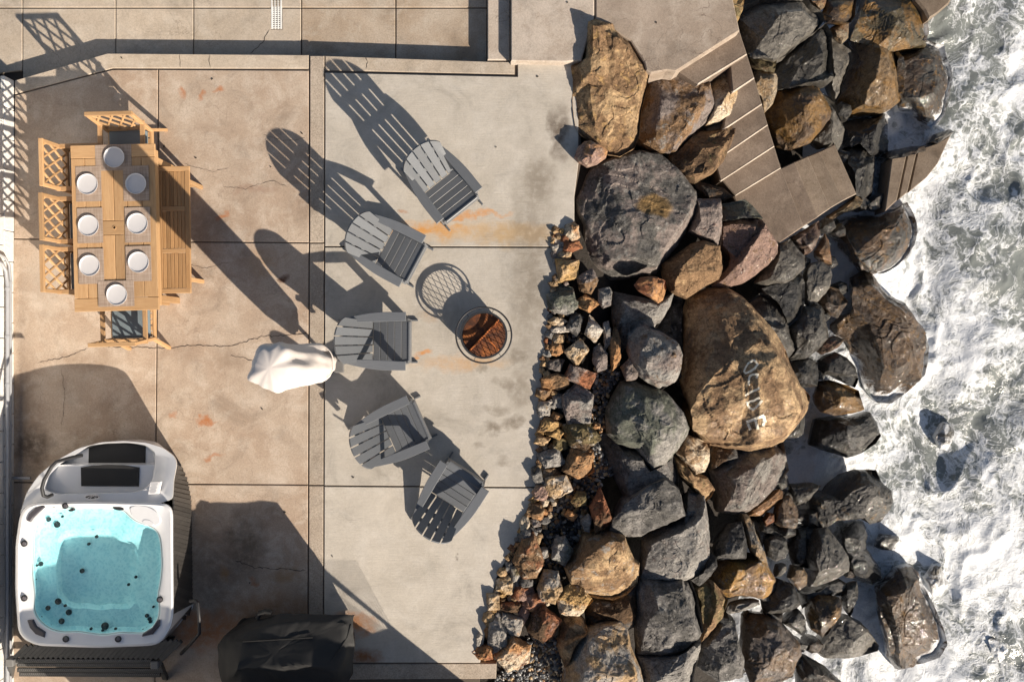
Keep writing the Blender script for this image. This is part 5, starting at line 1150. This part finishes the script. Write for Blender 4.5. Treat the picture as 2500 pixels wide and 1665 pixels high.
for x, y in ((725, 503), (330, 490), (435, 515)):
    q = np.array([(x + 34 * math.cos(a), y + 13 * math.sin(a) + 4 * math.cos(a)) for a in np.linspace(0, 6.28, 24, endpoint=False)]) if x > 500 else np.array([(x + 17 * math.cos(a), y + 8 * math.sin(a)) for a in np.linspace(0, 6.28, 20, endpoint=False)])
    MB().prism([(Q(a[0], a[1], .9) - T0)[:2] for a in q], .86, .905, .004).build('diverter', M_dk, tub)
for x, y, r in ((242, 570, 16), (300, 570, 18), (280, 528, 9), (368, 505, 16), (352, 602, 24), (385, 552, 10), (594, 675, 13), (546, 720, 12), (505, 885, 18), (252, 842, 18), (230, 852, 8), (222, 936, 5), (834, 922, 11), (790, 968, 11), (358, 1072, 24), (296, 1112, 18), (402, 1097, 11), (423, 1138, 22), (380, 1192, 22), (312, 1222, 12), (346, 1247, 12), (253, 1168, 10), (281, 1198, 7), (645, 1222, 28), (560, 1238, 10), (632, 1247, 10), (710, 1238, 10), (902, 1158, 15), (918, 1178, 15), (922, 1195, 12), (942, 1104, 9), (880, 1247, 11), (905, 1237, 11), (975, 1105, 10), (975, 1135, 10), (972, 1165, 10)):
    edge = min(np.hypot(POOL[:, 0] - x, POOL[:, 1] - y)); z = .61 if edge > 60 else .65
    cc_ = np.array([600, 860]); dd = np.hypot(x - cc_[0], y - cc_[1]); z = .42 if dd < 170 else z
    disc(x, y, z, r * .8 / 2.509 / 195, .02, M_dk, 'jet')
MB().tube([Q(505, 178, .98) - T0, Q(440, 192, 1.0) - T0, Q(345, 218, 1.02) - T0, Q(315, 250, 1.03) - T0, Q(270, 330, 1.05) - T0, Q(256, 380, 1.05) - T0, Q(266, 425, 1.03) - T0, Q(290, 434, .98) - T0, Q(320, 420, .90) - T0], .021, 12).build('grab_rail', M_dk, tub, 60)
MB().tube([Q(1165, 1070, .84) - T0, Q(1195, 1066, .92) - T0, Q(1212, 1080, .95) - T0, Q(1220, 1180, .92) - T0, Q(1222, 1268, .85) - T0, Q(1170, 1330, .55) - T0, Q(1110, 1392, .2) - T0], .02, 12).build('cover_lifter_bar', M_dk, tub, 60)
q = np.array([(563 + 42 * math.cos(a), 434 + 12 * math.sin(a)) for a in np.linspace(0, 6.28, 28, endpoint=False)])
eb = MB().prism([(Q(a[0], a[1], .90) - T0)[:2] for a in q], .885, .900, .002).build('emblem', M_dk, tub)
M_sil = simple('silver', (.55, .55, .57), .3, .8)
MB().tube([Q(a[0], a[1], .902) - T0 for a in q], .004, 6, True).build('emblem_ring', M_sil, eb)
for st in (((535, 440), (560, 426), (555, 443)), ((560, 432), (580, 425), (592, 432), (575, 438), (590, 442))):
    MB().tube([Q(a, b, .903) - T0 for a, b in st], .004, 6).build('emblem_mark', M_sil, eb)
MB().prism([(Q(a, b, .87) - T0)[:2] for a, b in ((922, 345), (984, 342), (968, 415), (908, 418))], .83, .872).build('sticker', simple('paper', (.75, .74, .74), .7), tub)
for k in range(9): MB().box(tuple(Q(946 - k * 1.6, 352 + k * 7, .874) - T0), (.085 - .02 * (k % 3 == 2), .004, .001), None, 0).build('sticker_line', simple('ink', (.3, .3, .32), .8), tub)

# slatted entry step below the tub
sp = P(232, 1625, 0); S0 = np.array([sp[0], sp[1], 0])
st = thing('slatted_step', 'dark grey slatted two-tier step along the bottom side of the hot tub', 'step', (sp[0], sp[1], 0))
M_wk = simple('weathered_dark_resin', (.055, .053, .05), .6, var=.25, bump=.3, bscale=40)
M_cap = simple('grey_corner_cap', (.17, .165, .16), .7)
S = lambda x, y, z: P(x / 4.205, 1560 + y / 4.205, z) - S0
for k in range(30):
    u = k / 29; a = S(280 + u * 1540, 60 - u * 55, .46); b = S(150 + u * 1490, 185 + u * 15, .44)
    MB().bar(a, b, .052, .02).build('top_slat', M_wk, st)
for y, z, x0, x1 in ((215, .40, 165, 1560), (255, .34, 175, 1560), (310, .26, 180, 1680), (355, .20, 200, 1650)):
    MB().bar(S(x0, y, z), S(x1, y + 8, z), .055, .03).build('front_slat', M_wk, st)
    mb = MB()
    for k in range(70): u = k / 69; x = x0 + 20 + u * (x1 - x0 - 40); mb.bar(S(x - 8, y + 14, z + .017), S(x + 8, y - 12, z + .017), .006, .004, ch=.001)
    mb.build('grip_ridges', M_cap, st)
for x, y in ((125, 222), (1605, 248)): MB().box(tuple(S(x, y, .40)), (.10, .10, .12), None, .01).build('corner_cap', M_cap, st)
for x in (130, 1640): MB().bar(S(x, 250, .36), S(x + (60 if x > 500 else -30), 400, 0), .07, .05).build('leg', M_wk, st)
MB().bar(S(1660, 210, .44), S(1860, 20, .46), .05, .05).build('side_rail', M_wk, st)
MB().prism([S(300, 100, .3)[:2], S(1700, 60, .3)[:2], S(1600, 230, .3)[:2], S(180, 230, .3)[:2]], 0.01, .36).build('step_core', simple('step_core', (.02, .02, .02), .9), st)

# ------------------------------------------------------------------ covered grill
M_grill = simple('black_cover_cloth', (.013, .0125, .012), .7, var=.2, scale=6, bump=.35, bscale=9)
gc = P(700, 1560, 0); G0 = np.array([gc[0], gc[1], 0])
gr = thing('covered_grill', 'barbecue grill under a black fitted cloth cover at the bottom edge', 'grill', (gc[0], gc[1], 0))
g6 = lambda s, z: np.array([P(400 + a / 2.617, 1200 + b / 2.617, z) for a, b in QP(s)]) - G0
def rs3(A, n):
    A = np.vstack([A, A[:1]]); d = np.linalg.norm(np.diff(A, axis=0), axis=1); L_ = np.concatenate([[0], np.cumsum(d)]); t = np.linspace(0, L_[-1], n, endpoint=False)
    return np.stack([np.interp(t, L_, A[:, i]) for i in range(3)], 1)
def g6z(s):
    return np.array([P(400 + a / 2.617, 1200 + b / 2.617, z) for a, b, z in [tuple(float(t) for t in q.split(',')) for q in s.split()]]) - G0
n = 150
shoulder = smooth_ring(rs3(g6z('395,915,.70 520,850,.72 620,806,.74 720,782,.77 950,780,.80 1190,785,.82 1212,860,.82 1216,1000,.82 1200,1160,.82 1160,1260,.80 1000,1330,.78 460,1330,.78 380,1240,.72 345,1120,.70 345,985,.70'), n), 1)
edge = smooth_ring(rs3(g6z('440,950,.80 520,905,.83 640,860,.85 730,835,.86 950,830,.87 1160,840,.87 1165,940,.89 1150,1060,.92 1100,1150,.95 1020,1210,.92 920,1240,.92 480,1250,.92 420,1170,.88 395,1080,.83 400,1000,.80'), n), 2)
lid0 = smooth_ring(rs3(g6z('500,960,.90 720,945,.91 950,930,.91 945,1000,.97 930,1060,1.02 912,1110,1.06 760,1118,1.06 600,1125,1.06 470,1130,1.04 480,1060,1.0'), n), 0)
lowr = shoulder.copy(); lowr[:, 2] = .45
basr = shoulder.copy(); basr[:, 2] = .06
for R3, ym, xm in ((lowr, -3.45, -2.0), (basr, -3.62, -2.1)):
    R3[:, 1] = np.minimum(R3[:, 1], ym - G0[1]); R3[:, 0] = np.minimum(R3[:, 0], xm - G0[0])
ang = np.arctan2(shoulder[:, 1], shoulder[:, 0])
for R3, a in ((lowr, .02), (basr, .035)): R3[:, :2] *= (1 + a * .5 * np.sin(ang * 11 + 1) + a * .4 * np.sin(ang * 17))[:, None]
rings = [basr, lowr, shoulder, edge, align(edge, lid0)]
fine_r = []
for A_, B_ in zip(rings[:-1], rings[1:]):
    for t in np.linspace(0, 1, 7)[:-1]: fine_r.append(A_ * (1 - t) + B_ * t)
fine_r.append(rings[-1]); cl = rings[-1].mean(0)
for t in (.2, .4, .6, .8): 
    fine_r.append(rings[-1] * (1 - t) + cl * t)
AA = np.vstack(fine_r); dn = np.stack([fbm(AA * np.array([5, 5, 3]) + 9 * i, 400 + i, 4) for i in range(3)], 1); AA = AA + dn * .014
nr = len(fine_r); fs = [(i * n + k, i * n + (k + 1) % n, (i + 1) * n + (k + 1) % n, (i + 1) * n + k) for i in range(nr - 1) for k in range(n)]; fs.append(tuple(range((nr - 1) * n, nr * n)))
MB().add(AA, fs).build('cloth_cover', M_grill, gr, 55)
MB().tube([g6('505,957', .912)[0], g6('720,944', .922)[0], g6('950,930', .922)[0]], .008, 6).build('hem', M_grill, gr)
MB().tube([g6(a, b)[0] for a, b in (('600,805', .74), ('610,775', .76), ('650,762', .78), ('690,772', .78))], .03, 10).build('handle', M_grill, gr, 60)
MB().tube([g6(a, b)[0] for a, b in (('1195,850', .83), ('1170,930', .88), ('1130,1000', .92), ('1060,1090', .96))], .010, 6).build('seam', M_grill, gr)

# ------------------------------------------------------------------ added board screen out of view, shaped to throw shade across the hot tub
prof = [(300, 2.25), (850, 2.30), (930, 2.02), (985, 1.92), (1060, 2.0), (1090, 2.05), (1130, 2.04), (1152, 1.99), (1168, 1.80), (1178, 1.55), (1194, 1.3), (1213, 1.0), (1257, .5), (1292, .04)]  # top outline drawn back from the shade it has to cast
fy = -(1800 - CY) / 185; fx = lambda p: (p - CX) / 185
fn = thing('shadow_screen', 'added unseen board screen below the frame, its outline stepped to shade the hot tub', 'shadow screen', (fx(800), fy, 0))
M_screen = wood('shadow_screen_board', (.10, .07, .05), (.13, .09, .065), (.07, .05, .035), axis=2)
pxs = [p for p, _ in prof]; zs_ = [z for _, z in prof]
for k in range(54):
    a, b = 300 + k * 18.4, 300 + (k + 1) * 18.4; za, zb = np.interp([a, b], pxs, zs_)
    xa, xb = fx(a + .2) - fn.location[0], fx(b - .2) - fn.location[0]
    spans = [(0, 0, za, zb)]
    if 1112 < (a + b) / 2 < 1200:
        lo = np.interp([a, b], [1112, 1122, 1146, 1200], [1.40, 1.10, .95, 1.0]); hi = np.interp([a, b], [1112, 1163, 1200], [1.62, 1.52, 1.06]); spans = [(0, 0, lo[0], lo[1]), (max(hi[0], lo[0]), max(hi[1], lo[1]), max(za, hi[0] + .03), max(zb, hi[1] + .03))]
    for (p0, p1, q0, q1) in spans:
        vs = [(x, y, z) for y in (-.012, .012) for x, z in ((xa, p0), (xb, p1), (xb, q1), (xa, q0))]
        MB().add(vs, [(0, 1, 2, 3), (7, 6, 5, 4), (0, 4, 5, 1), (1, 5, 6, 2), (2, 6, 7, 3), (3, 7, 4, 0)]).build('board', M_screen, fn)
mb = MB()
for k in range(16):
    x = fx(1108 + k * 6) - fn.location[0]
    for s in (-1, 1): mb.bar((x, 0, .9), (x + s * .42, 0, 1.62), .005, .005, ch=.001)
mb.build('wire_mesh', M_iron, fn)

# ------------------------------------------------------------------ fallen leaves on the concrete
M_leaf = simple('dry_dark_leaf', (.035, .028, .02), .8)
leaves = [(518, 194, .004, 'on the tan slab above the second chair shadow'), (737, 326, .004, 'by the strip beside the tip of a chair shadow'), (401, 358, .004, 'just right of the table top end'), (478, 386, .004, 'right of the bench top end'), (661, 408, .004, 'left of a chair shadow on the tan slab'), (297, 142, -.003, 'on the kerb top near the lattice shadow'), (1312, 188, .016, 'on the pale slab below the landing'), (1211, 360, .016, 'on the pale slab right of the top chair'), (695, 1250, .004, 'on the tan slab right of the hot tub'), (610, 1422, .004, 'in the shadow right of the hot tub'), (811, 1357, .016, 'on the pale slab near the mesh shadow'), (1385, 7, .134, 'on the landing near the top edge'), (1602, 56, .134, 'on the landing by the stairs'), (862, 1165, .016, 'below the fourth chair'), (640, 998, .004, 'below the white umbrella cover')]
for i, (px, py, z, where_) in enumerate(leaves):
    r_ = random.Random(i); a = r_.random() * 6.28; s_ = .013 + .010 * r_.random(); q = P(px, py, z)
    o = MB().add([(s_ * .0, -s_, .001), (s_ * .45, -s_ * .2, .006), (s_ * .3, s_ * .5, .008), (0, s_, .002), (-s_ * .35, s_ * .4, .009), (-s_ * .45, -s_ * .3, .005)], [(0, 1, 2, 3, 4, 5)]).build('dry_leaf', M_leaf, None, None, tuple(q)); o.rotation_euler[2] = a
    tag(o, 'tiny dark dry leaf ' + where_, 'leaf', 'dry leaves on the concrete')
